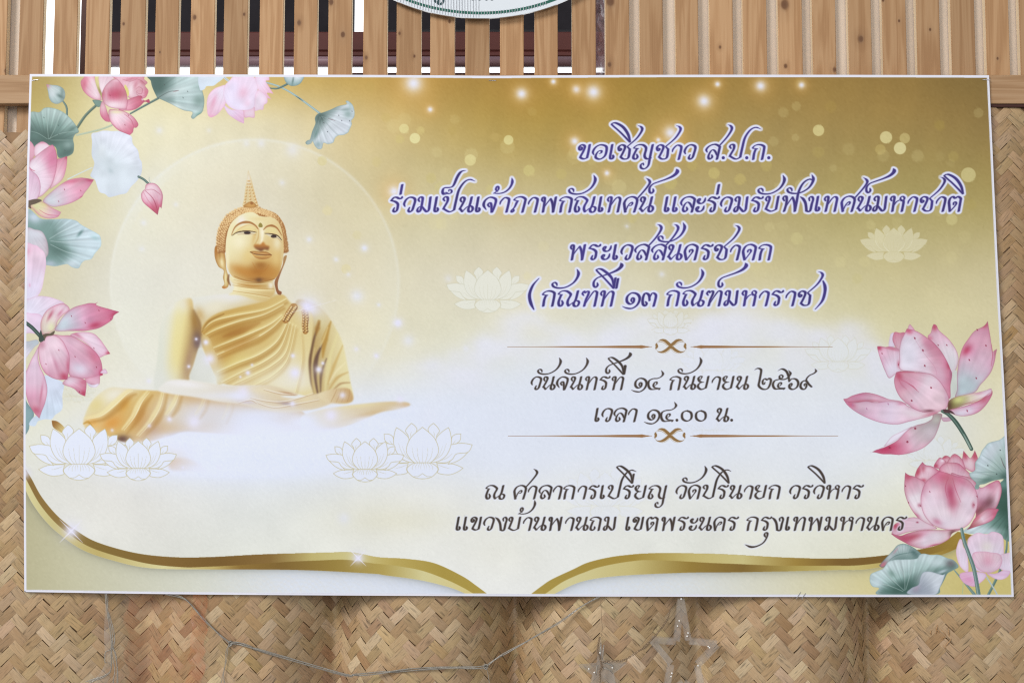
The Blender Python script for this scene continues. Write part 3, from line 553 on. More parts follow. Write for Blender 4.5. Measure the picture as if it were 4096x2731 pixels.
T.petal([(40,1140),(120,1118),(172,1132),(120,1160),(75,1175),(78,1205),(40,1180)], None, (92,74,58), soft=1)
T.petal([(612,545),(660,530),(720,515),(790,520),(850,520),(920,545),(965,570),(975,630),(1020,690),(1035,760),(1055,800),(1052,890),(1010,960),(960,1010),(920,1065),(860,1080),(820,1092),(765,1102),(730,1075),(680,1055),(655,990),(640,950),(600,915),(620,860),(635,800),(612,730),(615,620)], (760,800,900,560), (206,216,226), (220,224,238), e=(206,214,234), ea=.4, st=.03, bl=[(760,810,110,70,30,(198,210,218),.8),(700,700,40,60,0,(214,222,228),.6),(780,870,20,30,-40,(176,192,200),.6)], line=(200,208,226), la=.5)
stem(T, [(1025,922),(1070,945),(1112,982)], 20, (74,100,96))
T.stroke([(1130,975),(1118,945),(1122,925)], (6,4,3), (150,170,170), .8)
T.petal([(1092,992),(1130,978),(1175,985),(1215,1025),(1240,1090),(1228,1205),(1228,1205),(1212,1190),(1195,1260),(1195,1260),(1130,1205),(1065,1145),(1048,1085),(1062,1050),(1082,1030)], (1130,990,1200,1250), (226,200,212), (180,62,92), cl=(218,164,184), e=(190,90,116), ea=.45, ew=7, line=HL, la=.6, bl=[(1110,1100,30,50,-20,(228,200,214),.7),(1210,1120,16,50,0,(222,184,202),.6)])
T.stroke([(1085,1045),(1150,1110),(1185,1190),(1195,1250)], (3,7,3), (150,50,78), .75, soft=1.5); T.stroke([(1090,1040),(1150,1035),(1200,1065),(1215,1080)], (3,5,3), (160,60,86), .6, soft=1.3); T.stroke([(1070,1060),(1110,1130),(1170,1200)], (3,5,3), (180,84,110), .5, soft=2)
# lower pale leaf and big pale petal
T.petal([(35,1225),(160,1290),(260,1298),(380,1293),(470,1308),(520,1345),(590,1385),(655,1420),(688,1450),(694,1530),(640,1600),(608,1648),(550,1662),(520,1690),(495,1730),(440,1722),(400,1695),(364,1697),(290,1712),(214,1703),(35,1680)], (240,1480,560,1400), (110,142,138), (194,212,222), cl=(172,194,200), e=(182,206,216), ea=.5, st=.16,
  bl=[(330,1560,120,60,20,(70,104,96),.75),(280,1420,30,60,-20,(104,136,132),.6),(510,1420,40,14,-50,(70,110,108),.7),(100,1280,70,50,20,(196,208,224),.9),(560,1580,70,50,0,(186,206,214),.7),(440,1690,60,40,0,(206,220,230),.8),(240,1690,60,30,0,(176,188,204),.8),(640,1460,40,20,20,(150,186,190),.6)], line=(130,160,160))
for p in ([(240,1470),(360,1400),(500,1340)], [(250,1490),(420,1500),(640,1470)], [(250,1520),(400,1590),(560,1620)]): T.stroke(p, (5,6,2), (206,220,222), .5, soft=2, clip=True)
T.petal([(35,1390),(110,1388),(175,1408),(215,1480),(230,1560),(220,1620),(150,1690),(35,1660)], (60,1400,150,1640), (206,210,222), (190,180,190), e=(150,120,130), ea=.35, line=(120,100,110))
L.petal([(0,-20),(100,-40),(150,-10),(185,30),(195,110),(185,190),(160,320),(120,385),(60,420),(0,430)], (60,400,80,-20), (218,212,236), (226,196,216), e=(226,190,214), ea=.45, bl=[(20,20,40,30,-30,(206,130,156),.7),(60,290,8,16,0,(214,160,190),.7)], line=(206,160,190))
# lower-left flower
L.petal([(0,1170),(20,1180),(35,1250),(95,1350),(60,1440),(52,1480),(25,1525),(0,1540)], None, (130,160,166), e=(100,130,136), ea=.4, line=(70,100,100))
L.petal([(180,1040),(260,1060),(340,1100),(330,1200),(328,1310),(270,1360),(240,1395),(190,1395),(130,1410),(105,1450),(55,1440),(80,1390),(150,1330),(200,1200)], (200,1100,160,1420), (208,218,238), (196,212,230), e=(202,214,234), ea=.3)
L.petal([(0,425),(60,400),(120,380),(190,382),(260,398),(345,440),(250,490),(170,560),(0,560)], (60,560,300,420), (214,210,230), (222,204,224), e=(216,190,216), ea=.4, line=(190,130,160))
L.petal([(0,530),(70,522),(150,535),(175,600),(170,690),(60,685),(0,680)], None, (222,204,226), e=(212,170,204), ea=.4, line=(190,130,160), la=.3)
L.petal([(160,690),(150,600),(190,510),(260,460),(340,440),(390,490),(330,540),(290,590),(270,650),(200,695)], (190,690,320,450), (214,204,190), (226,200,216), e=(180,80,110), ea=.4, ew=7, line=HL, bl=[(230,540,14,50,30,(180,70,100),.7),(310,520,12,40,40,(196,110,140),.6),(240,640,30,40,0,(214,220,170),.7)])
L.petal([(270,665),(300,600),(350,530),(420,475),(500,450),(560,437),(600,440),(622,430),(612,455),(720,488),(800,510),(800,510),(755,540),(735,580),(640,640),(560,660),(500,668),(400,668)], (280,660,760,520), (186,202,214), (200,110,142), cl=(214,164,192), e=(190,86,120), ea=.4, line=HL, la=.5, bl=[(600,620,60,26,-14,(178,54,90),.85),(330,600,70,60,-40,(192,206,216),.7),(760,530,40,20,-30,(176,56,90),.7),(480,660,80,10,0,(200,110,146),.6)])
spots(L, [(632,500),(518,600),(405,545),(730,572)])
L.petal([(395,702),(450,680),(520,676),(590,690),(640,735),(680,790),(725,855),(725,855),(680,868),(622,885),(560,800),(480,740)], (420,700,720,850), (226,208,224), (222,196,214), e=(196,116,146), ea=.4, line=HL, bl=[(715,850,24,16,0,(176,50,80),.9),(450,700,60,14,30,(184,90,120),.6)])
L.petal([(250,702),(330,704),(400,706),(470,740),(560,800),(620,860),(650,920),(660,980),(665,1030),(665,1030),(640,1040),(560,1062),(470,1055),(390,1035),(380,940),(360,860),(310,770)], (300,720,640,1020), (216,180,200), (204,140,166), e=(190,90,122), ea=.4, line=HL, la=.55, bl=[(470,980,90,60,20,(218,216,234),.85),(590,880,36,90,-35,(196,102,132),.7),(650,1015,16,26,0,(178,56,86),.8)])
L.petal([(640,1010),(680,980),(702,1015),(670,1020)], None, (222,200,220), line=HL)
L.petal([(520,1060),(600,1040),(635,1030),(635,1105),(590,1112),(540,1100)], None, (220,170,194), e=EDG, ea=.4, line=HL)
L.petal([(535,1095),(580,1112),(630,1100),(610,1130),(560,1128)], None, (226,220,238), line=(190,120,160))
L.petal([(335,1090),(380,1045),(420,1045),(500,1062),(528,1090),(524,1160),(518,1206),(518,1206),(470,1185),(420,1140),(340,1110)], (360,1060,515,1190), (226,212,228), (200,110,140), e=(180,80,110), ea=.45, line=HL, bl=[(505,1185,20,26,0,(176,50,84),.8),(500,1090,30,20,0,(190,90,120),.6)])
L.petal([(135,790),(190,720),(260,702),(325,740),(365,810),(388,880),(385,990),(370,1068),(370,1068),(290,1068),(220,1040),(170,990),(138,900)], (200,720,360,1060), (222,192,208), (206,146,172), cl=(222,190,208), e=(200,120,150), ea=.4, line=HL, la=.6, bl=[(345,1045,40,34,30,(178,54,88),.85),(375,960,14,60,0,(184,80,112),.6),(230,760,60,60,0,(228,204,218),.6),(160,780,30,40,0,(170,110,130),.6),(280,950,14,80,-20,(196,120,150),.5)])
spots(L, [(300,825),(435,880),(195,940),(590,810),(610,965),(470,1168)])
L.petal([(15,1040),(40,980),(70,910),(105,845),(128,800),(135,800),(128,880),(145,960),(185,1050),(205,1150),(190,1250),(160,1330),(140,1388),(140,1388),(95,1340),(50,1260),(25,1160)], (110,830,120,1380), (220,200,220), (206,130,160), cl=(220,186,208), e=(206,140,170), ea=.4, line=HL, la=.5, bl=[(110,1320,40,30,30,(184,66,100),.7),(155,1190,10,90,8,(184,90,122),.6)])
L.petal([(0,770),(60,750),(120,740),(135,770),(100,800),(60,850),(20,905),(0,905)], (120,760,20,880), (176,186,196), (214,206,222), line=(150,120,140))
L.petal([(165,705),(190,690),(225,688),(265,665),(262,690),(245,705),(200,712),(180,750)], None, (92,78,62), soft=1)
stem(L, [(15,592),(80,640),(150,715)], 30, (44,66,60), (110,134,124))
L.petal([(135,735),(150,660),(165,700),(180,740),(150,760)], None, (50,66,58))
L.dot(20,902,10,(170,60,90),.8)
# pale flower at the top edge
stem(U, [(860,130),(1060,190),(1240,285),(1420,410),(1605,548)], (20,24,28), (142,168,168), (206,220,222)); U.stroke([(1280,315),(1390,390)], (3,14,3), (60,80,80), .8)
stem(U, [(920,210),(1040,218),(1170,160)], (16,24,30), (78,104,104))
stem(U, [(300,40),(350,90),(400,130)], 30, (196,206,214))
U.petal([(1128,30),(1132,80),(1150,130),(1200,175),(1260,186),(1330,165),(1375,115),(1388,30)], (1250,40,1250,180), (206,216,224), (150,178,180), e=(110,140,142), ea=.5, line=(70,96,96), bl=[(1250,110,12,60,10,(70,100,96),.7),(1310,60,40,30,0,(214,222,232),.8)])
U.petal([(0,40),(310,40),(290,100),(240,140),(180,182),(90,188),(60,228),(0,232)], None, (206,218,232), e=(190,206,222), ea=.4)
U.petal([(760,40),(905,40),(932,105),(885,118),(925,190),(988,290),(988,290),(900,280),(958,360),(958,360),(880,335),(800,260),(740,150)], (780,100,950,320), (226,208,232), (232,186,210), e=(232,180,206), ea=.5, line=(206,140,170), la=.4)
U.petal([(740,300),(790,240),(870,290),(905,345),(903,410),(862,440),(850,500),(800,505),(740,518),(720,440)], None, (230,212,232), e=(226,180,206), ea=.5, line=(210,150,180), la=.4)
U.petal([(345,180),(270,190),(190,225),(120,300),(92,400),(95,500),(110,580),(150,610),(150,610),(230,570),(300,490),(345,420),(360,300)], (330,200,130,590), (224,214,236), (232,196,216), e=(232,190,214), ea=.5, bl=[(180,410,30,110,20,(222,160,186),.7),(150,590,60,20,0,(226,170,196),.7)], line=(210,150,180), la=.4)
U.petal([(320,440),(420,500),(580,515),(592,600),(592,690),(592,690),(520,660),(440,610),(370,550)], (380,480,580,680), (222,214,238), (230,184,214), e=(226,186,216), ea=.4, line=(210,150,180), la=.4)
U.petal([(590,510),(660,500),(732,470),(735,540),(730,610),(660,604),(598,606)], None, (230,206,224), e=(220,160,186), ea=.5, line=(200,130,160), la=.5)
U.petal([(330,190),(400,110),(450,60),(600,40),(720,60),(770,160),(778,230),(745,320),(735,450),(680,500),(590,512),(480,508),(380,450),(320,340)], (500,460,600,60), (222,214,238), (228,206,230), e=(228,196,220), ea=.4, st=.03, bl=[(580,280,80,90,20,(226,166,194),.7),(640,420,60,60,0,(230,180,204),.5),(450,200,70,100,0,(220,212,238),.7)], line=(214,160,190), la=.4)
U.petal([(1600,552),(1660,538),(1760,500),(1860,455),(1970,428),(1958,395),(1990,384),(2050,438),(2076,520),(2072,600),(2035,650),(2040,700),(2010,770),(1990,810),(1930,842),(1860,850),(1815,885),(1790,945),(1720,965),(1660,950),(1640,1020),(1590,1032),(1545,990),(1515,930),(1490,960),(1440,972),(1418,945),(1445,915),(1478,900),(1510,790),(1550,690),(1545,620),(1565,575)], (1600,560,1900,800), (92,116,112), (206,214,224), cl=(202,212,220), e=(150,176,178), ea=.4, ew=6, st=.1,
  bl=[(1620,610,50,60,0,(70,92,88),.85),(1990,560,60,60,0,(140,166,164),.8),(1560,820,30,90,20,(104,136,132),.8),(1590,970,50,50,0,(140,166,168),.8),(1960,500,80,20,-10,(120,146,144),.5),(2020,440,30,50,0,(160,184,186),.7)], line=(80,110,106))
for p in ([(1630,590),(1740,630),(1820,650)], [(1620,600),(1640,700),(1700,900)], [(1640,600),(1760,760),(1850,840)], [(1610,600),(1570,760),(1510,900)]): U.stroke(p, (6,6,2), (150,170,172), .6, soft=1.5, clip=True)
U.stroke([(1720,620),(1820,652)], (2,8,2), (110,60,72), .7); spots(U, [(1865,580),(1905,650),(1712,800),(1665,680),(2010,655),(2045,525)], (70,70,80), (10,12))
# ---- right-hand lotus spray
RP = part('printed_lotus_spray')
V = Frame(3350, 1250, 2.614, RP); Wd = Frame(3350, 1750, 2.413, RP)
V.petal([(735,165),(755,118),(755,118),(775,140),(805,185),(760,200)], None, (232,214,228), e=(200,110,140), ea=.4, line=HL)
V.petal([(535,360),(545,260),(560,220),(595,215),(600,300),(590,365)], None, (224,212,230), e=(206,190,216), ea=.4, line=(190,150,180))
V.petal([(600,350),(575,290),(580,240),(600,203),(650,212),(705,215),(680,330),(640,420)], (640,400,620,210), (222,190,206), (206,140,162), e=(190,96,122), ea=.45, line=HL)
V.petal([(945,265),(975,210),(990,150),(1005,120),(1005,120),(1035,135),(1065,190),(1160,275),(1235,380),(1265,480),(1245,580),(1195,668),(1140,560),(1050,400)], (1200,640,1010,150), (214,214,220), (220,180,200), cl=(228,214,226), e=(200,130,156), ea=.35, line=HL, la=.5, bl=[(1015,150,34,44,0,(188,70,98),.85),(965,270,30,30,0,(196,100,124),.6)])
V.petal([(1195,650),(1250,620),(1260,870),(1240,880),(1180,890)], None, (206,212,206), soft=1)
V.petal([(1232,885),(1250,800),(1250,640),(1275,470),(1310,360),(1370,270),(1430,195),(1530,140),(1570,88),(1570,88),(1578,140),(1600,270),(1620,400),(1640,395),(1668,378),(1668,378),(1655,440),(1640,520),(1605,620),(1545,700),(1490,760),(1440,830),(1340,865)], (1290,870,1530,130), (178,198,206), (206,150,172), cl=(216,178,200), e=(196,106,136), ea=.4, line=HL, la=.55, bl=[(1350,390,70,40,-50,(176,54,84),.8),(1540,130,40,30,-40,(182,62,90),.8),(1330,740,110,90,0,(186,202,210),.8),(1450,250,60,120,30,(216,166,188),.5),(1645,420,14,50,10,(190,80,110),.6),(1500,560,60,120,10,(222,196,214),.6)])
spots(V, [(1552,345),(1378,495),(1450,685),(1460,180)], r=(12, 18))
V.stroke([(1610,330),(1620,450),(1605,560)], (3,6,3), (176,60,90), .7, soft=1.5)
V.petal([(415,360),(440,350),(500,360),(560,355),(640,385),(665,460),(670,600),(610,640),(540,685),(500,620),(460,520),(430,430)], (580,640,430,370), (224,216,234), (214,170,192), e=(206,140,166), ea=.35, line=HL, la=.5, bl=[(435,370,30,24,0,(180,60,92),.9),(560,375,90,16,14,(192,96,124),.7),(640,540,18,40,0,(186,74,104),.7)])
spots(V, [(465,428),(640,545)], r=(10, 14))
V.petal([(725,168),(725,168),(800,185),(860,212),(930,258),(1000,310),(1080,400),(1140,500),(1180,590),(1198,650),(1180,760),(1172,900),(1060,820),(900,640),(665,602),(648,500),(645,400),(662,300),(690,240)], (680,500,1150,380), (226,218,234), (200,110,140), cl=(224,200,216), e=(196,110,138), ea=.3, line=HL, la=.6,
  bl=[(760,450,100,170,10,(224,220,236),.85),(950,330,120,60,48,(204,130,156),.7),(1120,520,60,140,-30,(206,140,166),.7),(740,190,50,34,30,(194,88,116),.85),(1080,650,60,140,-15,(220,186,206),.7),(1185,640,14,60,0,(130,80,110),.5),(1160,560,20,40,-20,(184,66,96),.7)])
V.stroke([(790,250),(900,420),(1010,560),(1040,650)], (2,4,2), (190,120,150), .5, soft=1.5); spots(V, [(808,268),(912,555),(893,395)], r=(14, 20)); spots(V, [(1052,340),(1142,340)], r=(10, 14))
V.petal([(60,902),(60,902),(100,895),(160,865),(280,836),(380,848),(470,878),(540,905),(660,925),(720,960),(640,985),(500,945),(380,935),(220,940),(90,935)], (600,940,100,905), (222,196,214), (206,150,176), e=(186,90,116), ea=.4, line=HL, bl=[(260,930,120,16,-4,(186,84,110),.7)])
V.petal([(80,930),(180,940),(300,925),(400,940),(520,925),(660,935),(760,985),(900,1035),(1060,1042),(1060,1042),(960,1085),(860,1110),(740,1140),(620,1168),(480,1155),(360,1120),(240,1065),(140,1000)], (1000,1050,120,950), (226,196,208), (214,170,194), cl=(224,204,226), e=(206,146,176), ea=.4, line=HL, la=.55, bl=[(140,960,60,30,30,(190,86,116),.7),(800,1060,140,40,14,(232,220,230),.7),(980,1060,90,14,-14,(190,90,116),.6),(660,950,40,20,0,(196,120,150),.6)])
spots(V, [(305,1005),(160,965),(530,955)], (180,120,160), r=(10, 20))
V.petal([(615,622),(615,622),(680,610),(760,612),(820,622),(900,628),(980,645),(1060,705),(1120,790),(1160,880),(1160,950),(1130,1010),(1080,1032),(1000,1045),(920,1045),(820,1015),(720,950),(650,880),(605,790),(592,700)], (640,640,1120,960), (206,140,164), (226,194,208), cl=(226,200,216), e=(200,126,152), ea=.4, line=HL, la=.6,
  bl=[(640,660,36,50,-30,(184,64,96),.8),(700,615,110,14,0,(184,70,100),.75),(1000,720,90,60,20,(230,212,226),.8),(960,1025,60,14,0,(110,50,66),.8),(740,960,120,34,30,(210,150,176),.5),(1140,900,20,70,-10,(206,160,186),.6)])
V.stroke([(660,700),(740,740),(850,830)], (3,8,3), (186,80,110), .6, soft=2); V.stroke([(740,740),(790,770),(830,810)], (2,8,2), (170,60,92), .7, soft=1.5); V.stroke([(630,640),(660,740),(720,800)], (4,8,3), (190,90,118), .5, soft=2.5); spots(V, [(978,785),(775,920)], r=(14, 16))
V.petal([(1165,1020),(1150,990),(1165,920),(1240,878),(1320,860),(1400,845),(1480,830),(1550,812),(1600,793),(1612,815),(1590,860),(1520,890),(1420,930),(1330,965),(1240,1000)], (1170,960,1600,810), (120,110,60), (230,214,230), cl=(224,214,190), e=(206,150,176), ea=.3, line=HL, la=.5, bl=[(1270,910,70,40,-14,(212,216,140),.85),(1170,980,30,60,0,(88,62,40),.85),(1480,845,50,14,-10,(206,140,166),.6)])
V.petal([(1160,1022),(1260,995),(1380,960),(1480,925),(1540,885),(1600,850),(1616,815),(1618,850),(1590,910),(1540,980),(1480,1035),(1400,1070),(1300,1082),(1210,1062)], (1180,1030,1560,900), (222,196,216), (210,150,176), cl=(220,204,224), e=(186,80,112), ea=.4, line=HL, la=.6, bl=[(1530,910,50,34,-40,(188,84,112),.7),(1270,1060,80,30,0,(214,218,232),.7)])
spots(V, [(1355,1025)], r=(12, 24)); V.stroke([(1330,960),(1480,920),(1590,840)], (3,10,4), (182,70,100), .75, soft=1.6)
V.petal([(1090,1095),(1200,1100),(1180,1130),(1110,1138)], None, (206,170,190), line=HL)
V.petal([(370,1455),(360,1458),(400,1435),(470,1410),(560,1300),(640,1255),(780,1190),(700,1260),(600,1340)], None, (226,220,236), line=HL, la=.4)
V.petal([(1005,1060),(985,1110),(920,1150),(820,1178),(740,1220),(660,1300),(600,1350),(480,1410),(410,1432),(362,1456),(362,1456),(400,1462),(470,1478),(560,1480),(660,1485),(780,1460),(900,1410),(1000,1320),(1050,1220),(1080,1120),(1090,1060)], (1050,1070,420,1450), (146,140,136), (190,80,112), cl=(220,192,208), e=(200,120,150), ea=.35, line=HL, la=.5,
  bl=[(1040,1120,60,40,0,(186,186,176),.7),(980,1250,110,110,0,(222,206,220),.7),(540,1410,90,34,-20,(182,66,98),.75),(700,1300,60,60,-40,(214,160,182),.6),(850,1400,120,40,-20,(222,184,202),.6)])
spots(V, [(812,1210),(545,1410),(730,1350)], r=(18, 10))
stem(V, [(1095,1030),(1160,1065),(1240,1150),(1330,1290),(1400,1425)], (30,46,38), (58,84,74), (130,156,146)); V.stroke([(1320,1270),(1395,1420)], (8,20,20), (190,206,196), .5, soft=3)
V.petal([(1105,1010),(1180,1020),(1232,1065),(1232,1065),(1180,1050),(1120,1045)], None, (78,50,54))
# leaves behind second flower
Wd.petal([(1665,390),(1590,415),(1540,480),(1510,600),(1400,730),(1290,840),(1215,905),(1330,930),(1450,925),(1560,950),(1680,960)], (1640,680,1300,880), (56,90,80), (200,214,222), cl=(110,144,136), e=(140,170,164), ea=.3, st=.18, bl=[(1620,680,60,60,0,(48,84,70),.7),(1450,900,120,30,0,(196,210,218),.7),(1600,450,60,50,0,(110,150,146),.7),(1640,860,24,30,0,(50,84,72),.6)])
# second flower
for p, bl in (([(1200,260),(1215,125),(1215,125),(1250,165),(1285,195),(1325,122),(1325,122),(1355,205),(1330,240),(1320,330),(1240,300)], [(1230,170,20,50,-20,(186,66,90),.9),(1325,180,30,50,20,(186,66,90),.9),(1280,250,40,50,0,(232,206,216),.7)]),
  ([(1005,205),(1040,172),(1085,190),(1070,240),(1020,230)], [(1030,185,30,16,0,(184,64,88),.8)]), ([(1080,200),(1130,155),(1200,205),(1235,300),(1240,350),(1120,340),(1060,260)], [(1120,170,40,20,0,(196,96,120),.6)]),
  ([(928,275),(980,195),(1015,205),(1045,235),(1000,310),(975,300)], [(950,270,24,20,0,(180,60,86),.7),(1010,220,24,20,0,(236,222,236),.9)]), ([(985,320),(1000,270),(1060,240),(1160,245),(1220,290),(1290,360),(1340,440),(1180,420),(1060,360)], [(1010,300,40,40,0,(206,150,170),.6),(1300,400,30,40,-30,(180,70,96),.6)]),
  ([(752,390),(760,320),(790,270),(820,233),(820,233),(850,262),(910,275),(970,310),(985,325),(900,400),(850,445)], [(775,330,26,50,20,(180,56,84),.85),(830,300,20,30,0,(184,70,96),.7),(880,310,40,30,0,(230,200,214),.8),(830,410,30,20,0,(180,60,88),.7)])):
    q = np.array(p); Wd.petal(p, (q[:,0].mean(), q[:,1].max(), q[:,0].mean(), q[:,1].min()), (228,200,214), (212,160,180), e=(186,76,104), ea=.5, line=HL, la=.6, bl=bl)
Wd.petal([(653,335),(653,335),(690,360),(760,380),(850,440),(830,540),(840,700),(930,860),(840,820),(760,755),(690,650),(648,530),(645,430)], (840,780,670,350), (228,216,226), (206,140,164), cl=(230,218,228), e=(190,96,124), ea=.45, line=HL, la=.6, bl=[(680,370,40,40,30,(184,70,98),.8),(790,650,20,20,0,(150,50,80),.5),(760,750,40,20,30,(196,110,140),.7)])
Wd.petal([(1100,365),(1180,362),(1300,395),(1380,480),(1470,440),(1545,410),(1575,450),(1582,530),(1545,650),(1500,700),(1400,720),(1290,830),(1270,860),(1330,700)], (1320,740,1500,430), (190,120,140), (222,170,190), cl=(216,180,200), e=(176,70,98), ea=.45, line=HL, la=.6, bl=[(1450,620,70,60,-50,(104,52,62),.8),(1420,520,40,90,0,(222,186,206),.7),(1540,560,20,80,10,(232,206,222),.7),(1370,700,60,30,-40,(110,44,56),.6),(1480,470,40,30,0,(196,110,140),.5)])
Wd.petal([(985,322),(985,322),(1060,340),(1130,365),(1240,395),(1310,460),(1352,560),(1350,660),(1310,770),(1260,840),(1190,880),(1110,892),(1020,880),(920,840),(840,750),(805,640),(808,540),(850,430),(920,365)], (1070,880,1030,340), (230,214,226), (206,136,160), cl=(228,206,220), e=(206,130,158), ea=.45, ew=10, line=HL, la=.6,
  bl=[(1050,380,90,60,0,(192,86,116),.8),(1090,540,44,150,-8,(182,74,106),.85),(1130,620,60,60,0,(190,90,120),.6),(900,600,70,150,10,(228,212,226),.85),(1250,600,60,140,-10,(226,206,222),.85),(1040,820,140,50,0,(228,212,228),.8),(960,810,50,30,30,(196,110,140),.6),(1310,650,16,30,0,(170,60,90),.6),(1200,420,80,30,30,(200,110,140),.5)])
for p in ([(1070,380),(1040,480),(1060,580)], [(1110,390),(1140,500),(1190,620)]): Wd.stroke(p, (2,7,2), (176,66,98), .6, soft=2)
spots(Wd, [(890,520),(655,465),(1345,565),(685,625),(800,655),(1318,645)], r=(8, 12))
Wd.petal([(1250,885),(1280,850),(1330,770),(1430,692),(1480,680),(1552,688),(1540,720),(1500,790),(1420,830),(1330,860)], (1270,870,1520,700), (176,110,110), (206,130,156), cl=(226,200,216), e=(182,70,100), ea=.45, line=HL, la=.6, bl=[(1350,770,60,20,-40,(196,90,116),.7),(1255,870,40,20,-30,(110,60,60),.7),(1520,730,30,30,0,(190,90,116),.6)])
Wd.petal([(522,905),(540,845),(590,810),(650,780),(760,768),(860,820),(960,875),(820,890),(680,910),(560,945)], (850,850,540,880), (228,206,220), (224,190,208), e=(206,140,166), ea=.35, line=HL, la=.5, bl=[(555,850,40,34,0,(176,50,78),.85),(770,815,12,8,0,(150,50,80),.8)])
Wd.petal([(515,920),(600,945),(680,920),(780,895),(900,888),(1040,890),(1150,880),(1190,885),(1110,920),(1075,975),(1000,1020),(920,1045),(820,1067),(720,1045),(630,1000),(560,960)], (1100,900,560,940), (222,196,204), (206,130,156), cl=(230,214,228), e=(190,90,118), ea=.4, line=HL, la=.6, bl=[(730,955,110,34,-16,(178,56,86),.8),(640,970,60,30,20,(186,80,108),.6),(1110,920,40,34,-40,(96,60,56),.85),(940,960,110,50,0,(228,214,230),.7),(940,1035,50,10,-10,(176,50,84),.7)])
Wd.petal([(1330,240),(1370,180),(1390,130),(1420,90),(1460,50),(1560,22),(1660,-10),(1670,395),(1600,398),(1500,415),(1420,445),(1372,455),(1362,492),(1330,495),(1325,470),(1335,435),(1290,390),(1272,345),(1310,325),(1330,300)], (1640,370,1400,150), (110,138,132), (196,212,222), cl=(170,192,190), e=(150,176,172), ea=.4, st=.12, line=(80,110,104),
  bl=[(1620,370,60,40,0,(52,84,76),.85),(1440,410,100,30,-14,(90,122,112),.8),(1500,130,60,120,40,(206,216,226),.9),(1630,80,30,80,0,(130,160,156),.7),(1570,210,60,120,0,(166,188,184),.7),(1345,470,20,20,0,(120,150,142),.8)])
for p in ([(1630,370),(1500,330),(1300,340)], [(1630,370),(1520,250),(1400,170)], [(1640,360),(1600,240),(1570,180)]): Wd.stroke(p, (5,5,2), (100,130,124), .5, soft=2, clip=True)
Wd.stroke([(1575,190),(1600,260),(1625,300)], (2,7,3), (90,60,66), .7); spots(Wd, [(1450,268),(1535,350),(1570,120)], (70,80,80), (10, 8))
# pale flower low right
stem(Wd, [(1635,980),(1625,1100),(1560,1300),(1455,1515)], (14,24,26), (92,124,118)); stem(Wd, [(1430,1330),(1500,1440),(1540,1510)], 14, (188,198,200)); stem(Wd, [(1130,1280),(1230,1400),(1320,1510)], (10,20,30), (110,138,134)); stem(Wd, [(1215,1400),(1205,1500)], 12, (190,196,140))
for p in ([(1145,1080),(1175,985),(1200,985),(1215,1050),(1250,1110),(1260,1290),(1190,1250),(1155,1170)], [(1255,1000),(1300,940),(1360,915),(1440,930),(1500,905),(1590,945),(1605,1080),(1590,1200),(1480,1290),(1340,1280),(1270,1180)], [(1560,1140),(1620,1115),(1690,1120),(1690,1290),(1600,1280),(1540,1230)]):
    q = np.array(p); Wd.petal(p, (q[:,0].mean(), q[:,1].max(), q[:,0].mean(), q[:,1].min()), (226,216,236), (226,204,222), e=(220,180,204), ea=.45, line=(206,150,180), la=.5, bl=[(1440,1050,60,60,0,(222,218,206),.6),(1510,980,50,40,0,(222,190,214),.5)])
Wd.petal([(1310,1110),(1400,1095),(1480,1105),(1560,1120),(1590,1180),(1560,1260),(1480,1300),(1400,1290),(1340,1250),(1305,1180)], (1450,1290,1450,1100), (226,206,222), (228,196,212), e=(216,160,190), ea=.45, line=(200,140,170), la=.6, bl=[(1450,1170,60,70,0,(214,140,166),.55)])
Wd.petal([(1178,1340),(1190,1305),(1260,1292),(1340,1290),(1430,1310),(1420,1360),(1340,1425),(1290,1432),(1220,1400)], (1400,1310,1250,1400), (224,210,232), (222,176,206), e=(216,170,206), ea=.45, line=(200,140,180), la=.6, bl=[(1280,1370,60,30,0,(214,150,190),.6)])
Wd.petal([(1440,1305),(1520,1310),(1600,1280),(1665,1290),(1640,1340),(1580,1368),(1510,1355)], None, (226,206,232), e=(214,170,206), ea=.5, line=(200,140,180), la=.5, bl=[(1600,1320,60,20,0,(216,160,200),.6)])
stem(Wd, [(1198,880),(1220,990),(1270,1130),(1320,1280),(1362,1515)], (30,36,40), (98,126,122), (176,196,194))
# leaf and bud bottom
Wd.petal([(400,1232),(400,1232),(450,1175),(530,1090),(580,1035),(640,1022),(700,1040),(770,1085),(812,1130),(760,1170),(640,1180),(520,1195),(440,1250)], (640,1180,650,1030), (120,148,146), (190,206,210), e=(100,130,128), ea=.45, st=.1, line=(70,100,98), la=.6, bl=[(440,1225,50,30,-40,(206,100,124),.85),(500,1150,60,40,-30,(206,212,220),.7),(740,1110,60,30,40,(66,100,98),.7),(560,1090,40,12,-50,(206,120,140),.4)])
Wd.stroke([(500,1180),(580,1130),(740,1100)], (3,8,3), (70,104,100), .6, soft=2)
Wd.petal([(312,1390),(318,1320),(370,1290),(440,1260),(490,1195),(560,1175),(640,1172),(760,1165),(790,1130),(830,1116),(900,1128),(980,1128),(1060,1160),(1120,1180),(1168,1242),(1110,1280),(1060,1310),(1030,1370),(990,1440),(930,1515),(405,1515),(400,1450),(340,1435)], (660,1480,560,1200), (62,96,88), (196,214,218), cl=(160,188,186), e=(190,208,214), ea=.45, ew=9, st=.16, line=(90,124,118),
  bl=[(640,1440,120,60,-20,(60,94,86),.8),(380,1400,60,60,0,(196,212,222),.8),(520,1310,26,50,-40,(96,130,120),.6),(960,1200,100,50,0,(202,218,224),.8),(1090,1210,50,40,0,(110,100,106),.75),(860,1380,90,80,0,(196,204,214),.9),(760,1220,60,30,0,(176,202,202),.7),(1010,1290,60,16,-20,(196,210,222),.8)])
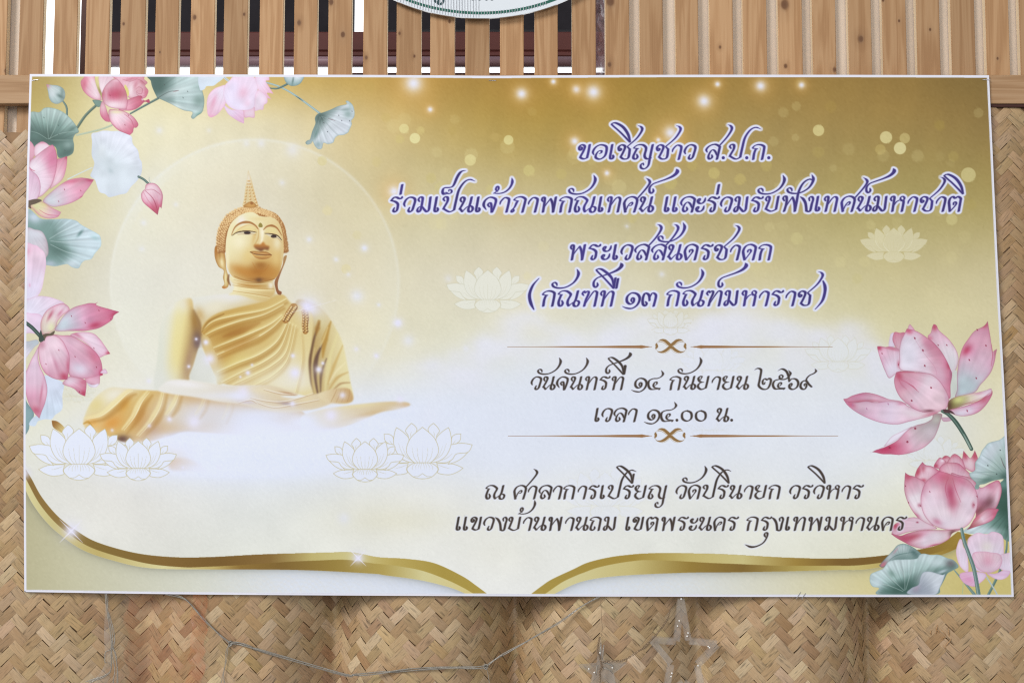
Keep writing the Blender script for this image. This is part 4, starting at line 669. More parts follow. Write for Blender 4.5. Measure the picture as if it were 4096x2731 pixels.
for p in ([(640,1470),(500,1340),(440,1270)], [(650,1470),(640,1320),(560,1190)], [(660,1460),(700,1320),(740,1180)], [(630,1480),(480,1420),(340,1400)]): Wd.stroke(p, (6,6,2), (200,216,216), .5, soft=2, clip=True)
Wd.petal([(680,1505),(710,1450),(780,1415),(800,1340),(830,1295),(900,1290),(1010,1320),(1040,1310),(990,1440),(930,1515)], (760,1490,960,1310), (150,160,176), (206,214,224), e=(206,214,226), ea=.4, line=(110,130,140), la=.6, bl=[(760,1450,30,40,30,(170,150,170),.6)])
# ---------------------------------------------------------------- dividers
SOFT = False
def divider(y0, y1, xl0, xl1, xr0, xr1, cx):
    pid = part('printed_divider'); f = Frame(0, 0, 1, pid)
    BR, B2 = (150,106,62), (142,108,62)
    f.stroke([(xl0,y0),(xl0+190,y0),(xl0+400,y0),(xl1-38,y0)], (.8,3.5,7.5,12), BR, 1, soft=.9, own=pid); f.stroke([(xl1-44,y0),(xl1,y0)], (12,.6), BR, 1, soft=.9, own=pid)
    f.stroke([(xr1,y0),(xr1-190,y0),(xr1-400,y0),(xr0+38,y0)], (.8,3.5,7.5,12), BR, 1, soft=.9, own=pid); f.stroke([(xr0+44,y0),(xr0,y0)], (12,.6), BR, 1, soft=.9, own=pid)
    g = Frame(cx-1100/9.046, y0-490/9.046, 9.046, pid)
    for s in (1, -1):
        X = lambda P: [((x if s == 1 else 2190-x), y) for x, y in P]
        g.petal(X([(640,285),(720,222),(820,205),(920,230),(1010,300),(1100,380),(1180,470),(1330,590),(1470,655),(1610,640),(1610,640),(1520,695),(1400,715),(1280,680),(1100,560),(1000,470),(900,360),(800,295),(700,280)]), None, B2, st=0)
        g.stroke(X([(660,285),(760,282),(860,330),(960,420),(1025,465)]), 20, (232,228,222), .9, soft=.8)
        g.stroke(X([(575,360),(640,320),(740,305),(840,345),(960,440)]), (6,16,10), B2, .9, soft=.8)
        g.stroke(X([(1120,560),(1230,660),(1340,705),(1420,708)]), (16,18,6), (232,228,222), .9, soft=.8)
        g.stroke(X([(1110,580),(1220,680),(1350,722),(1450,712)]), (10,10,6), B2, .8, soft=.8)
        g.petal(X([(575,350),(610,395),(630,440),(632,500),(600,535),(560,575),(548,590),(530,520),(545,470),(530,440),(540,390)]), None, B2, st=0)
        g.stroke(X([(545,570),(580,620),(640,660)]), (4,10,16), B2, .8, soft=.8)
divider(1387, 1387, 2028, 2607, 2763, 3330, 2684)
divider(1743, 1743, 2032, 2608, 2761, 3352, 2680)
# ---------------------------------------------------------------- lettering drawn with a broad nib
# every letter: (baseline, body height, strokes) in its own tracing frame; strokes "x,y[,w] ..."
FONT = {}
def g(ch, base, H, *st):
    S = []
    for s in st:
        P = [tuple(float(v) for v in q.split(',')) for q in s.split()]
        S.append([((p[0]*100/H), (p[1]-base)*100/H, p[2] if len(p) > 2 else 1.) for p in P])
    FONT[ch] = S
g('เ',382,207,"207,180 193,262 178,345 187,371 210,371 222,345 214,322,.7")
g('ข',382,207,"306,212,.7 318,224 314,246 298,254 282,238 284,208 312,183 346,188 358,214 334,276 302,335 300,356 340,374 386,360","424,180 408,270 388,358")
g('ต',382,207,"496,380 488,300 486,250 502,205 538,181 568,204 606,181 642,205 640,240 615,380","500,378,.7 556,318,.7 583,278,.8 572,254,.8 550,262,.8 546,292,.6")
g('พ',382,207,"728,240,.6 714,216,.8 726,184,.9 748,188 752,214 742,290 727,380","740,320,.6 780,262,.6 830,202,.7","830,200,.8 854,258 862,320 862,378","900,180 884,270 862,380")
g('ร',382,207,"962,226,.8 1000,186 1038,183 1064,198 1092,200 1104,188 1108,172,.5","962,226,.8 1016,240 1050,270 1050,310 1038,356 1012,377 990,362,.9 1000,330,.7 1006,320,.5")
g('ะ',382,207,"1166,238,.5 1174,212,.8 1160,203,.8 1143,228 1160,262 1200,264 1232,236 1245,192,.5","1146,346,.5 1154,320,.8 1140,311,.8 1123,336 1140,370 1180,372 1212,344 1225,300,.5")
g('น',382,207,"1302,246,.6 1287,216,.8 1304,182,.9 1334,188 1340,216 1312,276 1278,334 1280,338","1280,334,.9 1310,374,.9","1310,374,.6 1368,316,.6 1412,296,.7 1444,312,.9 1448,346 1424,376 1396,370 1392,336 1410,286","1436,180 1420,250 1408,290")
g('ค',382,207,"1514,380 1504,300 1504,250 1538,198 1592,178 1648,198 1658,236 1630,380","1514,376,.6 1546,300,.6 1590,252,.8 1610,262,.7 1594,288,.7 1568,296,.5")
g('ก',382,207,"2012,380 2024,300 2044,246","2044,248,.6 2068,236,.5 2006,226,.7 2040,190,.8 2098,178 2154,198 2160,240 2132,380")
g('ง',328,178,"480,158,.4 512,182 540,236 550,322","550,322,.9 590,324 612,240 628,184,.9 610,155,.9 583,172,.8 586,206,.5")
g('ท',328,178,"776,206,.6 766,182,.8 784,155,.9 806,160 804,200 776,326","792,262,.6 848,182,.7 886,156,.9 908,176 902,220 880,326")
g('ม',328,178,"1198,206,.6 1186,182,.8 1206,154,.9 1232,160 1232,196 1212,296 1190,324 1172,306,.9 1186,274,.7 1222,262,.7 1250,294,.9 1280,322 1304,300 1312,250 1324,154")
g('ห',328,178,"1388,206,.6 1376,182,.8 1394,154,.9 1418,162 1412,214 1394,326","1404,272,.6 1438,220,.7 1480,196,.8 1512,200,.9 1524,220 1504,326","1498,200,.7 1488,172,.7 1510,152,.7 1534,168,.8 1526,196,.8 1500,206,.7")
g('า',328,178,"1578,238,.4 1588,204,.8 1630,162,.9 1668,166 1682,196 1652,326")
g('ถ',328,178,"1888,276,.5 1890,300,.9 1866,324 1840,314 1840,284 1862,226 1868,212","1868,212,.6 1884,202,.5 1836,192,.7 1864,162,.8 1924,154 1966,176 1966,206 1942,326")
g('ว',328,178,"450,264,.4 440,230,.9 464,182 508,156 554,166 566,196 548,260 532,304 505,324 488,306,.9 502,272,.6")
g('บ',328,178,"782,208,.6 768,186,.8 786,156,.9 808,162 808,194 782,262 766,300","766,298,.9 824,326,.9 884,304","912,154 898,230 884,304")
g('้',328,178,"936,90,.6 919,64,.8 932,31,.8 950,42,.8 944,74,.7 896,110,.6","896,110,.5 960,112,.8 1020,96 1070,58 1100,10 1108,-28 1102,-66,.2")
g('ุ',382,207,"2286,488,.5 2264,464,.8 2262,432,.8 2286,412,.8 2306,432,.9 2292,492,.8 2240,568,.9 2150,618,1.2 2060,632,1.4 1966,596,.2")
g('ฟ',522,172,"268,404,.6 254,376,.8 268,352,.9 288,354 294,380 288,440 264,520","282,470,.6 318,416,.6 358,362,.7","358,360,.8 378,414 384,470 384,520","384,520 404,420 428,300 478,206 545,162 600,178,.2")
g('ั',605,227,"540,306,.4 534,274,.7 504,256,.8 472,280,.8 496,322,.9 580,340 680,322 780,262 838,186,1.1 856,120,1.1 834,62,.2")
g('์',600,225,"758,258,.4 764,296,.9 738,326,.9 708,300,.9 712,240,.9 760,190,.9 850,155 950,120,1.2 1050,75,1.7 1105,28,1.7 1112,-6,1.2 1100,-30,.2")
g('ิ',445,170,"668,250,.8 560,140,.7 474,64,.7 466,44,.8 510,36 590,82,1.1 648,166,1 668,250,.8")
g('ี',425,160,"1786,240,.8 1690,136,.7 1614,60,.7 1620,42,.8 1660,42 1730,92,1.1 1774,150,.9 1788,240,.8","1804,134,1 1788,238,.9")
g('่',557,182,"206,234 186,345")
g('็',557,182,"716,342,.8 686,344,1 674,312,1 694,272,.9 770,264,.9 806,236 846,146,1.2 890,82,1.2 948,66,.2","690,340,.6 714,324,.6 744,340,.7 778,326,.8 778,298,.7 752,292,.6 748,312,.4")
g('จ',557,182,"1188,528,.3 1158,476,1 1174,420 1230,382 1288,394 1302,424 1284,490 1256,556","1226,496,.6 1208,470,.8 1226,446,.8 1246,462,.9 1252,556")
g('ภ',557,182,"1498,512,.4 1500,540,.9 1482,556,.9 1476,536,.8 1510,500,.8 1534,450 1540,436","1540,436,.6 1556,426,.5 1508,412,.7 1540,384,.8 1594,376 1638,400 1634,440 1604,556")
g('ณ',605,227,"612,520,.5 626,560,.9 606,600 574,594 566,540 600,448","600,450,.6 618,436,.5 566,426,.7 610,386,.8 680,382 738,420 740,450 706,510 696,560 712,600","712,602,.6 780,548,.6 836,524,.8 866,548,.9 844,600 800,604 786,566 820,500 850,382")
g('ศ',553,180,"764,552 754,480 754,440 786,394 846,374 896,396 900,440 868,552","764,548,.6 798,476,.6 836,440,.8 848,454,.7 834,474,.7 814,480,.5","900,400,.8 984,306,.9 1036,240 1052,204 1038,176,.8 1008,156,.1")
g('ล',553,180,"1430,478,.4 1418,440,.9 1456,390 1524,374 1572,398 1572,432 1542,552","1480,494,.5 1488,524,.9 1458,548 1438,520,.9 1458,466,.8 1490,438,.7 1520,452,.8 1546,500,.8")
g('ส',445,170,"1528,364,.4 1518,332,.9 1556,292 1616,275 1664,298 1664,326 1636,442","1578,392,.5 1582,420,.9 1554,440 1540,412,.9 1560,362,.8 1588,336,.7 1614,350,.8 1638,396,.8","1658,296,.8 1740,206,.9 1790,134 1804,92 1786,64,.7 1760,56,.1")
g('ช',445,170,"560,318,.6 572,330,.9 562,346,.9 546,336,.9 546,304 576,282 610,290 614,316 592,368 566,416","566,416,.9 600,440,.9 652,424 668,330","668,330,.8 640,300,.6","640,300,.7 738,216,.9 790,148 808,104 792,76,.7 762,66,.1")
g('ญ',445,170,"746,384,.5 756,416,.9 738,440 712,432 712,400 746,330","746,330,.6 764,322,.5 716,316,.7 756,284,.8 812,280 848,306 850,340 836,390 840,420 862,438 900,430","926,280 904,380 890,450 876,512,.9 836,548,.9 798,540,.9 792,506,.8 816,486,.7 824,508,.5")
g('อ',445,170,"262,392,.4 252,360,.9 278,312 330,282 388,290 406,322 388,400 334,440 288,428 284,396,.9 312,354,.7 346,346,.8 346,368,.8 326,380,.5")
g('ป',445,170,"1800,322,.6 1786,298,.8 1806,276,.9 1832,284 1830,326 1796,386 1786,408","1786,406,.9 1850,440,.9 1902,420","1902,420 1926,310 1956,200 2014,116 2074,86,.9 2130,104,.1")
g('ฑ',605,227,"924,450,.5 906,420,.8 930,386,.9 948,410,.7 974,386,.8 998,396,.9 988,440 956,510 930,604","940,580,.6 1000,486,.6 1072,390,.8 1112,392,.9 1118,430 1082,604")
g('ด',428,166,"1346,426 1334,370 1332,328 1358,282 1410,262 1458,282 1462,316 1436,426","1350,424,.6 1390,372,.6 1414,336,.8 1404,316,.8 1384,324,.8 1380,346,.5")
g('ย',570,195,"590,428,.5 606,400,.6 612,384,.7 586,380,.9 560,406 572,446 600,462,.8 634,464,.5","634,464,.5 590,472,.8 560,498 556,536 600,568 664,546","704,380 690,450 666,548")
g('๑',605,227,"1636,544,.5 1622,516,.7 1640,482,.8 1664,500,.9 1652,552 1604,574 1560,534 1568,460 1636,410 1716,430 1748,496 1712,584 1636,636 1556,632,.8 1494,608,.1")
g('๓',605,227,"1842,536,.5 1860,566,.9 1840,600,1 1806,576 1802,500 1828,424 1866,418 1896,450 1902,524,.8","1902,480,.7 1940,416,.8 1980,422,.9 1996,466 1962,604")
g('๔',600,203,"1976,530,.5 2000,508,.7 1994,482,.8 1964,490,.8 1946,530,.9 1964,566,.8 2010,576,.8 2042,578,.8","2042,578,.8 2034,596,.7","2034,584,.6 1970,592,.7 1902,588 1870,530 1880,464 1940,432,.9 2010,426,.8 2070,396,.9 2092,356 2068,308,.2")
g('๒',570,195,"1362,286,.2 1400,264,.9 1440,272 1454,306 1430,440 1420,516 1476,564 1546,556 1584,490 1594,430 1566,408 1540,432,.8 1510,412,.8 1478,440,.9 1478,486,.8 1498,494,.7 1508,464,.5")
g('๕',570,195,"1736,514,.5 1756,488,.7 1742,468,.8 1716,484,.8 1706,518,.9 1722,546,.8 1770,550,.8 1800,550,.8 1790,568,.6","1790,562,.6 1720,562,.8 1660,558 1632,502 1656,444 1714,424,.9 1766,402,.8 1774,372,.7 1746,358,.7 1726,384,.8 1746,422,.9 1816,418 1868,376 1886,334 1858,292,.1")
g('๖',570,195,"1698,298,.1 1756,272,1 1816,304 1848,372 1860,455,.8","1860,457,.6 1896,416,.8 1956,420 1990,470 1970,536 1912,568 1868,548 1862,504 1886,480,.8 1898,500,.8 1884,528,.5")
g('๙',570,195,"2090,518,.5 2084,496,.7 2106,482,.8 2116,520,.9 2090,564,.9 2050,560 2028,518 2052,460 2106,442 2146,490 2190,532,.8","2120,462,.6 2116,416,.8 2160,366,.9 2220,338 2254,306 2240,272,.2")
g('๐',390,200,"1500,228 1556,252 1572,303 1556,354 1500,380 1444,354 1428,303 1444,252 1500,228")
g('(',605,227,"288,196,.4 204,290,1 156,400,1.15 150,480,1.15 172,570,1.1 214,656,.4")
g(')',600,225,"2240,232,.5 2268,310,1.15 2268,400,1.15 2228,530,1.1 2126,650,.4")
g('.',382,207,"100,358,1 101,358,1")
NIB = np.radians(18)
def nibT(a, b):   # a: half major, b: half minor; maps the nib ellipse to a circle of radius 1
    c, s = np.cos(NIB), np.sin(NIB)
    return np.array([[c/a, -s/a], [s/b, c/b]], np.float32)
def inkw(ch):
    k = 7 if ch not in '.' else 11
    xs = [q[0] for s in FONT[ch] for q in s]
    return min(xs)-k, max(xs)+k
def lettering(z0x, z0y, z, base, H, items, col, outline=None, own=None, M=None):
    """items: (letter, left ink edge) in tracing-frame pixels"""
    u = H/100./z
    for ch, x in items:
        if ch == 'แ': continue
        lo, hi = inkw(ch)
        ox = z0x+x/z-lo*u; oy = z0y+base/z
        for st in FONT[ch]:
            P = cr([(ox+p[0]*u, oy+p[1]*u, p[2]) for p in st], n=7)
            if len(P) == 2: P = np.linspace(P[0], P[1], 8)
            a, b = (9.2*u, 4.3*u) if ch != '.' else (10.6*u, 10.6*u)
            T = nibT(a, b); w = window(*(P[:, :2].min(0)-a-4), *(P[:, :2].max(0)+a+4))
            d = segdist(w, P[:, :2], np.maximum(P[:, 2], .25), T)*b
            np.maximum(M[w], np.clip(.5-d*CS, 0, 1), out=M[w])
def paintline(M, col, own, outline, r):
    ys, xs = np.where(M > .02)
    w = (slice(max(ys.min()-12, 0), ys.max()+13), slice(max(xs.min()-12, 0), xs.max()+13))
    m = M[w]
    R = r*CS; n = int(np.ceil(R)); o = np.zeros_like(m); pm = np.pad(m, n)
    for dy in range(-n, n+1):
        for dx in range(-n, n+1):
            q = np.clip(R+.5-np.hypot(dx, dy), 0, 1)
            if q > 0: np.maximum(o, pm[n+dy:n+dy+m.shape[0], n+dx:n+dx+m.shape[1]]*q, out=o)
    comp(w, o*outline[1], rgb(outline[0]), own if outline[1] > .8 else None)
    jx = XX[w]; tone = (1+.10*np.sin(jx/23.)*np.sin(jx/41.+1))[..., None]
    comp(w, m, np.clip(rgb(col)*tone, 0, 1), own)
PUR, BRN = (54,42,120), (62,51,44)
LINES = [
 (PUR, 1, [((2280,480,2.8,445,170), "ข92 อ245 เ437 ช535 ิ458 ญ700 ช965 า1135 ว1272 | ส1515 .1697 ป1778 .1960 ก2035 .2207")]),
 (PUR, 1, [((1540,660,2.94,557,182), "ร60 ่170 ว213 ม367 เ570 ป675 ็664 น868 เ1060 จ1148 ้1268 า1340 ภ1475 า1675 พ1833 ก2045 ั2152"),
        ((2240,660,2.94,555,181), "ณ165 เ445 ท550 ศ745 น930 ์1040 | เ1222 เ1318 ล1412 ะ1590 ร1730 ่1837 ว1880 ม2035 ร2245 ั2320"),
        ((3040,660,2.8,522,172), "บ52 ฟ247 ั294 ง440 เ613 ท713 ศ905 น1083 ์1180 ม1255 ห1452 า1645 ช1792 า1962 ต2105 ิ2056")]),
 (PUR, 1, [((2240,880,2.673,428,166), "พ105 ร302 ะ437 เ560 ว645 ส793 ส973 ั1040 น1148 ด1325 ร1503 ช1650 า1812 ด1948 ก2118")]),
 (PUR, 1, [((2080,1060,3.675,605,227), "(125 ก320 ั460 ณ552 ฑ903 ์1068 ท1175 ี1116 ่1400 | ๑1490 ๓1788"),
        ((2680,1060,3.675,600,225), "| ก-57 ั86 ณ180 ฑ528 ์698 ม783 ห1050 า1300 ร1488 า1690 ช1882 )2118")]),
 (BRN, 0, [((2100,1400,3.794,602,203), "ว86 ั183 น266 จ473 ั593 น684 ท910 ร1128 ์1218 ท1313 ี1260 ่1490 | ๑1603 ๔1858 | ก2190"),
        ((2640,1400,3.618,570,195), "ั251 น333 ย538 า741 ย901 น1098 | ๒1358 ๕1620 ๖1694 ๙2018")]),
 (BRN, 0, [((2340,1580,3.675,390,200), "เ141 ว241 ล418 า626 | ๑858 ๔1106 .1328 ๐1410 ๐1616 | น1925 .2133")]),
 (BRN, 0, [((1920,1850,2.94,425,160), "ณ63 | ศ396 า558 ล688 า852 ก977 า1143 ร1273 เ1410 ป1501 ร1678 ี1605 ย1816 ญ1976"),
        ((2660,1850,2.868,413,157), "| ว120 ั195 ด264 ป430 ร601 ิ534 น735 า900 ย1028 ก1185 | ว1424 ร1570 ว1698 ิ1635 ห1846 า2020 ร2150")]),
 (BRN, 0, [((1800,2020,3.267,328,178), "เ76 เ170 ข270 ว433 ง581 บ758 ้886 า948 น1088 พ1285 า1498 น1638 ถ1823 ม1996"),
        ((2460,2020,3.794,382,207), "| เ158 ข270 ต473 พ703 ร948 ะ1118 น1268 ค1495 ร1708"),
        ((2940,2020,3.267,328,178), "| ก148 ร336 ุ120 ง468 เ655 ท758 พ958 ม1163 ห1370 า1568 น1715 ค1913 ร2100")])]
for col, kind, chunks in LINES:
    words = [[]]
    for fr, txt in chunks:
        for tok in txt.split():
            if tok == '|': words.append([])
            else: words[-1].append((fr, tok[0], float(tok[1:])))
    for wd_ in words:
        M = np.zeros((HC, WC), np.float32); own = part('lettering_word')
        for (x0, y0, z, base, H), ch, x in wd_: lettering(x0, y0, z, base, H, [(ch, x)], col, M=M)
        paintline(M, col, own, ((222,226,250), .97) if kind else ((226,231,250), .55), 9.5 if kind else 6.)
# faint ink grain
INK += rngp.normal(0, .006, INK.shape[:2]).astype(np.float32)[..., None]
# ---------------------------------------------------------------- building helpers
C = scene.collection
rnd = random.Random(11)
_cp, _sp = math.cos(PITCH), math.sin(PITCH)
def W(px, py, Y=0.):
    """point of the photograph (4096 x 2731) on the vertical plane at depth Y"""
    dx, du = (px-2048)/FPX, (1365.5-py)/FPX
    dy, dz = _cp-du*_sp, _sp+du*_cp
    t = (CAM_D+Y)/dy
    return Vector((dx*t, Y, CAM_Z+dz*t))
def lin(c): return [((v/255.)/12.92 if v <= 10 else ((v/255.+.055)/1.055)**2.4) for v in c]
def obj(name, bm_or_me, mat=None, parent=None, smooth=False):
    if isinstance(bm_or_me, bmesh.types.BMesh):
        me = bpy.data.meshes.new(name); bm_or_me.normal_update(); bm_or_me.to_mesh(me); bm_or_me.free()
    else: me = bm_or_me
    if mat is not None:
        for m in (mat if isinstance(mat, (list, tuple)) else [mat]): me.materials.append(m)
    if smooth: me.polygons.foreach_set('use_smooth', [True]*len(me.polygons))
    o = bpy.data.objects.new(name, me); C.objects.link(o)
    if parent is not None:
        o.parent = parent; o.matrix_parent_inverse = Matrix.Translation(-parent.location)
    return o
def thing(name, label, cat, loc=(0, 0, 0), group=None):
    o = bpy.data.objects.new(name, None); C.objects.link(o); o.location = loc; o.empty_display_size = .05
    o['label'] = label; o['category'] = cat
    if group: o['group'] = group
    return o
def tag(o, label, cat, group=None):
    o['label'] = label; o['category'] = cat
    if group: o['group'] = group
    return o
def box(bm, a, b, bev=0., mat=0, side=None):
    x0, y0, z0 = a; x1, y1, z1 = b
    v = [bm.verts.new(p) for p in ((x0,y0,z0),(x1,y0,z0),(x1,y1,z0),(x0,y1,z0),(x0,y0,z1),(x1,y0,z1),(x1,y1,z1),(x0,y1,z1))]
    fs = []
    for k, q in enumerate(((0,3,2,1),(4,5,6,7),(0,1,5,4),(2,3,7,6),(1,2,6,5),(3,0,4,7))):
        f = bm.faces.new([v[i] for i in q]); f.material_index = (side if side is not None and k >= 4 else mat); fs.append(f)
    if bev:
        es = list({e for f in fs for e in f.edges})
        bmesh.ops.bevel(bm, geom=es, offset=bev, segments=1, affect='EDGES', profile=.5)
def tube(bm, pts, r, n=6, cap=True):
    pts = [Vector(p) for p in pts]; rings = []
    up = Vector((0, 1, 0))
    for i, p in enumerate(pts):
        d = (pts[min(i+1, len(pts)-1)]-pts[max(i-1, 0)]).normalized()
        a = d.cross(up); a = a.normalized() if a.length > 1e-4 else d.cross(Vector((1, 0, 0))).normalized()
        b = d.cross(a).normalized(); rr = r[i] if isinstance(r, (list, tuple)) else r
        rings.append([bm.verts.new(p+(a*math.cos(t)+b*math.sin(t))*rr) for t in [2*math.pi*k/n for k in range(n)]])
    for A, B in zip(rings, rings[1:]):
        for k in range(n): bm.faces.new((A[k], A[(k+1) % n], B[(k+1) % n], B[k]))
    if cap:
        bm.faces.new(rings[0][::-1]); bm.faces.new(rings[-1])
def spline(pts, n=8): return [tuple(p) for p in cr(pts, n=n)]
def slab(bm, pts, y0, y1, mat=0):
    """extrude an outline (x,z) between two depths"""
    A = [bm.verts.new((x, y0, z)) for x, z in pts]; B = [bm.verts.new((x, y1, z)) for x, z in pts]
    f = bm.faces.new(A); g = bm.faces.new(B[::-1]); n = len(A)
    for i in range(n): bm.faces.new((A[i], B[i], B[(i+1) % n], A[(i+1) % n]))
    for q in (f, g): q.material_index = mat
    bmesh.ops.recalc_face_normals(bm, faces=bm.faces[:])
# ---------------------------------------------------------------- materials
def mat(name, col=None, rough=.6, spec=.3, metal=0., alpha=1., emit=None):
    m = bpy.data.materials.new(name); m.use_nodes = True; p = m.node_tree.nodes['Principled BSDF']
    if col is not None: p.inputs['Base Color'].default_value = (*lin(col), 1)
    p.inputs['Roughness'].default_value = rough; p.inputs['Specular IOR Level'].default_value = spec
    p.inputs['Metallic'].default_value = metal; p.inputs['Alpha'].default_value = alpha
    if emit: p.inputs['Emission Color'].default_value = (*lin(emit[0]), 1); p.inputs['Emission Strength'].default_value = emit[1]
    return m, m.node_tree.nodes, m.node_tree.links, p
def N(ns, t, **k):
    n = ns.new(t)
    for a, b in k.items():
        if a.startswith('_'): setattr(n, a[1:], b)
        else: n.inputs[a].default_value = b
    return n
def ramp(ns, stops):
    r = ns.new('ShaderNodeValToRGB'); e = r.color_ramp.elements
    while len(e) < len(stops): e.new(.5)
    for k, (p, c) in zip(e, stops): k.position = p; k.color = (*(lin(c) if max(c) > 1 else c), 1)
    return r
def speckle(name, col, amt=.08, scale=40, rough=.6, spec=.25, bump=.0, stretch=(1, 1, 1)):
    m, ns, ln, p = mat(name, col, rough, spec)
    tc = N(ns, 'ShaderNodeTexCoord'); mp = N(ns, 'ShaderNodeMapping', Scale=stretch); ln.new(tc.outputs['Object'], mp.inputs['Vector'])
    nz = N(ns, 'ShaderNodeTexNoise', Scale=scale, Detail=5., Roughness=.6); ln.new(mp.outputs[0], nz.inputs['Vector'])
    b = lin(col); r = ramp(ns, [(.25, [v*(1-amt*2) for v in b]), (.5, b), (.78, [min(v*(1+amt*1.6), .9) for v in b])])
    ln.new(nz.outputs['Fac'], r.inputs['Fac']); ln.new(r.outputs[0], p.inputs['Base Color'])
    if bump:
        bp = N(ns, 'ShaderNodeBump', Strength=bump, Distance=.002); ln.new(nz.outputs['Fac'], bp.inputs['Height']); ln.new(bp.outputs[0], p.inputs['Normal'])
    return m
def wood(name, c_lo, c_mid, c_hi, knots=True, rough=.62):
    """pine: growth rings cut lengthwise, fine fibre, knots; every board has its own piece of the log"""
    m, ns, ln, p = mat(name, c_mid, rough, .22)
    tc = N(ns, 'ShaderNodeTexCoord'); oi = N(ns, 'ShaderNodeObjectInfo')
    off = N(ns, 'ShaderNodeVectorMath', _operation='SCALE'); cmb = N(ns, 'ShaderNodeCombineXYZ')
    mu = N(ns, 'ShaderNodeMath', _operation='MULTIPLY'); mu.inputs[1].default_value = 37.; ln.new(oi.outputs['Random'], mu.inputs[0])
    mu2 = N(ns, 'ShaderNodeMath', _operation='MULTIPLY'); mu2.inputs[1].default_value = 91.; ln.new(oi.outputs['Random'], mu2.inputs[0])
    ln.new(mu.outputs[0], cmb.inputs[0]); ln.new(mu.outputs[0], cmb.inputs[1]); ln.new(mu2.outputs[0], cmb.inputs[2])
    add = N(ns, 'ShaderNodeVectorMath', _operation='ADD'); ln.new(tc.outputs['Object'], add.inputs[0]); ln.new(cmb.outputs[0], add.inputs[1])
    # knots push the grain aside
    dist = []
    for nm in ('knot_a', 'knot_b'):
        ka = N(ns, 'ShaderNodeAttribute', _attribute_name=nm, _attribute_type='OBJECT')
        sp = N(ns, 'ShaderNodeSeparateXYZ'); ln.new(ka.outputs['Vector'], sp.inputs[0])
        kc = N(ns, 'ShaderNodeCombineXYZ'); ln.new(sp.outputs[0], kc.inputs[0]); ln.new(sp.outputs[2], kc.inputs[2])
        sb = N(ns, 'ShaderNodeVectorMath', _operation='SUBTRACT'); ln.new(tc.outputs['Object'], sb.inputs[0]); ln.new(kc.outputs[0], sb.inputs[1])
        sc_ = N(ns, 'ShaderNodeVectorMath', _operation='MULTIPLY'); sc_.inputs[1].default_value = (1, 0, .72); ln.new(sb.outputs[0], sc_.inputs[0])
        le = N(ns, 'ShaderNodeVectorMath', _operation='LENGTH'); ln.new(sc_.outputs[0], le.inputs[0])
        dv_ = N(ns, 'ShaderNodeMath', _operation='DIVIDE'); ln.new(le.outputs['Value'], dv_.inputs[0]); ln.new(sp.outputs[1], dv_.inputs[1]); dist.append(dv_)
    mn = N(ns, 'ShaderNodeMath', _operation='MINIMUM'); ln.new(dist[0].outputs[0], mn.inputs[0]); ln.new(dist[1].outputs[0], mn.inputs[1])
    m8 = N(ns, 'ShaderNodeMath', _operation='MULTIPLY'); m8.inputs[1].default_value = .2; ln.new(mn.outputs[0], m8.inputs[0])
    kr = ramp(ns, [(0., (1, 1, 1)), (.13, (.9, .9, .9)), (.21, (.35, .35, .35)), (.30, (.14, .14, .14)), (.75, (0, 0, 0))]); ln.new(m8.outputs[0], kr.inputs['Fac'])
    # rings
    mr = N(ns, 'ShaderNodeMapping', Scale=(26, 26, 1.5)); ln.new(add.outputs[0], mr.inputs['Vector'])
    n1 = N(ns, 'ShaderNodeTexNoise', Scale=1., Detail=3., Distortion=.5); ln.new(mr.outputs[0], n1.inputs['Vector'])
    ad = N(ns, 'ShaderNodeMath', _operation='MULTIPLY_ADD'); ad.inputs[1].default_value = 34.; ln.new(n1.outputs['Fac'], ad.inputs[0])
    km = N(ns, 'ShaderNodeMath', _operation='MULTIPLY'); km.inputs[1].default_value = 5.; ln.new(kr.outputs[0], km.inputs[0]); ln.new(km.outputs[0], ad.inputs[2])
    sn = N(ns, 'ShaderNodeMath', _operation='SINE'); ln.new(ad.outputs[0], sn.inputs[0])
    s2 = N(ns, 'ShaderNodeMath', _operation='MULTIPLY_ADD'); s2.inputs[1].default_value = .5; s2.inputs[2].default_value = .5; ln.new(sn.outputs[0], s2.inputs[0])
    mf = N(ns, 'ShaderNodeMapping', Scale=(620, 620, 7)); ln.new(add.outputs[0], mf.inputs['Vector'])
    nf = N(ns, 'ShaderNodeTexNoise', Scale=1., Detail=3.); ln.new(mf.outputs[0], nf.inputs['Vector'])
    mx = N(ns, 'ShaderNodeMix', _data_type='FLOAT'); mx.inputs['Factor'].default_value = .55; ln.new(s2.outputs[0], mx.inputs['A']); ln.new(nf.outputs['Fac'], mx.inputs['B'])
    cr_ = ramp(ns, [(.12, c_lo), (.5, c_mid), (.85, c_hi)]); ln.new(mx.outputs[0], cr_.inputs['Fac'])
    # board to board tone
    hs = N(ns, 'ShaderNodeHueSaturation'); ln.new(cr_.outputs[0], hs.inputs['Color'])
    mv = N(ns, 'ShaderNodeMapRange'); mv.inputs['To Min'].default_value = .80; mv.inputs['To Max'].default_value = 1.12; ln.new(oi.outputs['Random'], mv.inputs['Value']); ln.new(mv.outputs[0], hs.inputs['Value'])
    last = hs.outputs[0]
    if knots:
        kx = N(ns, 'ShaderNodeMix', _data_type='RGBA'); kx.inputs['B'].default_value = (*lin((88, 56, 40)), 1)
        ks = N(ns, 'ShaderNodeMath', _operation='MULTIPLY'); ks.inputs[1].default_value = .85; ln.new(kr.outputs[0], ks.inputs[0]); ln.new(ks.outputs[0], kx.inputs['Factor']); ln.new(last, kx.inputs['A']); last = kx.outputs['Result']
    ln.new(last, p.inputs['Base Color'])
    bp = N(ns, 'ShaderNodeBump', Strength=.25, Distance=.001); ln.new(mx.outputs[0], bp.inputs['Height']); ln.new(bp.outputs[0], p.inputs['Normal'])
    return m
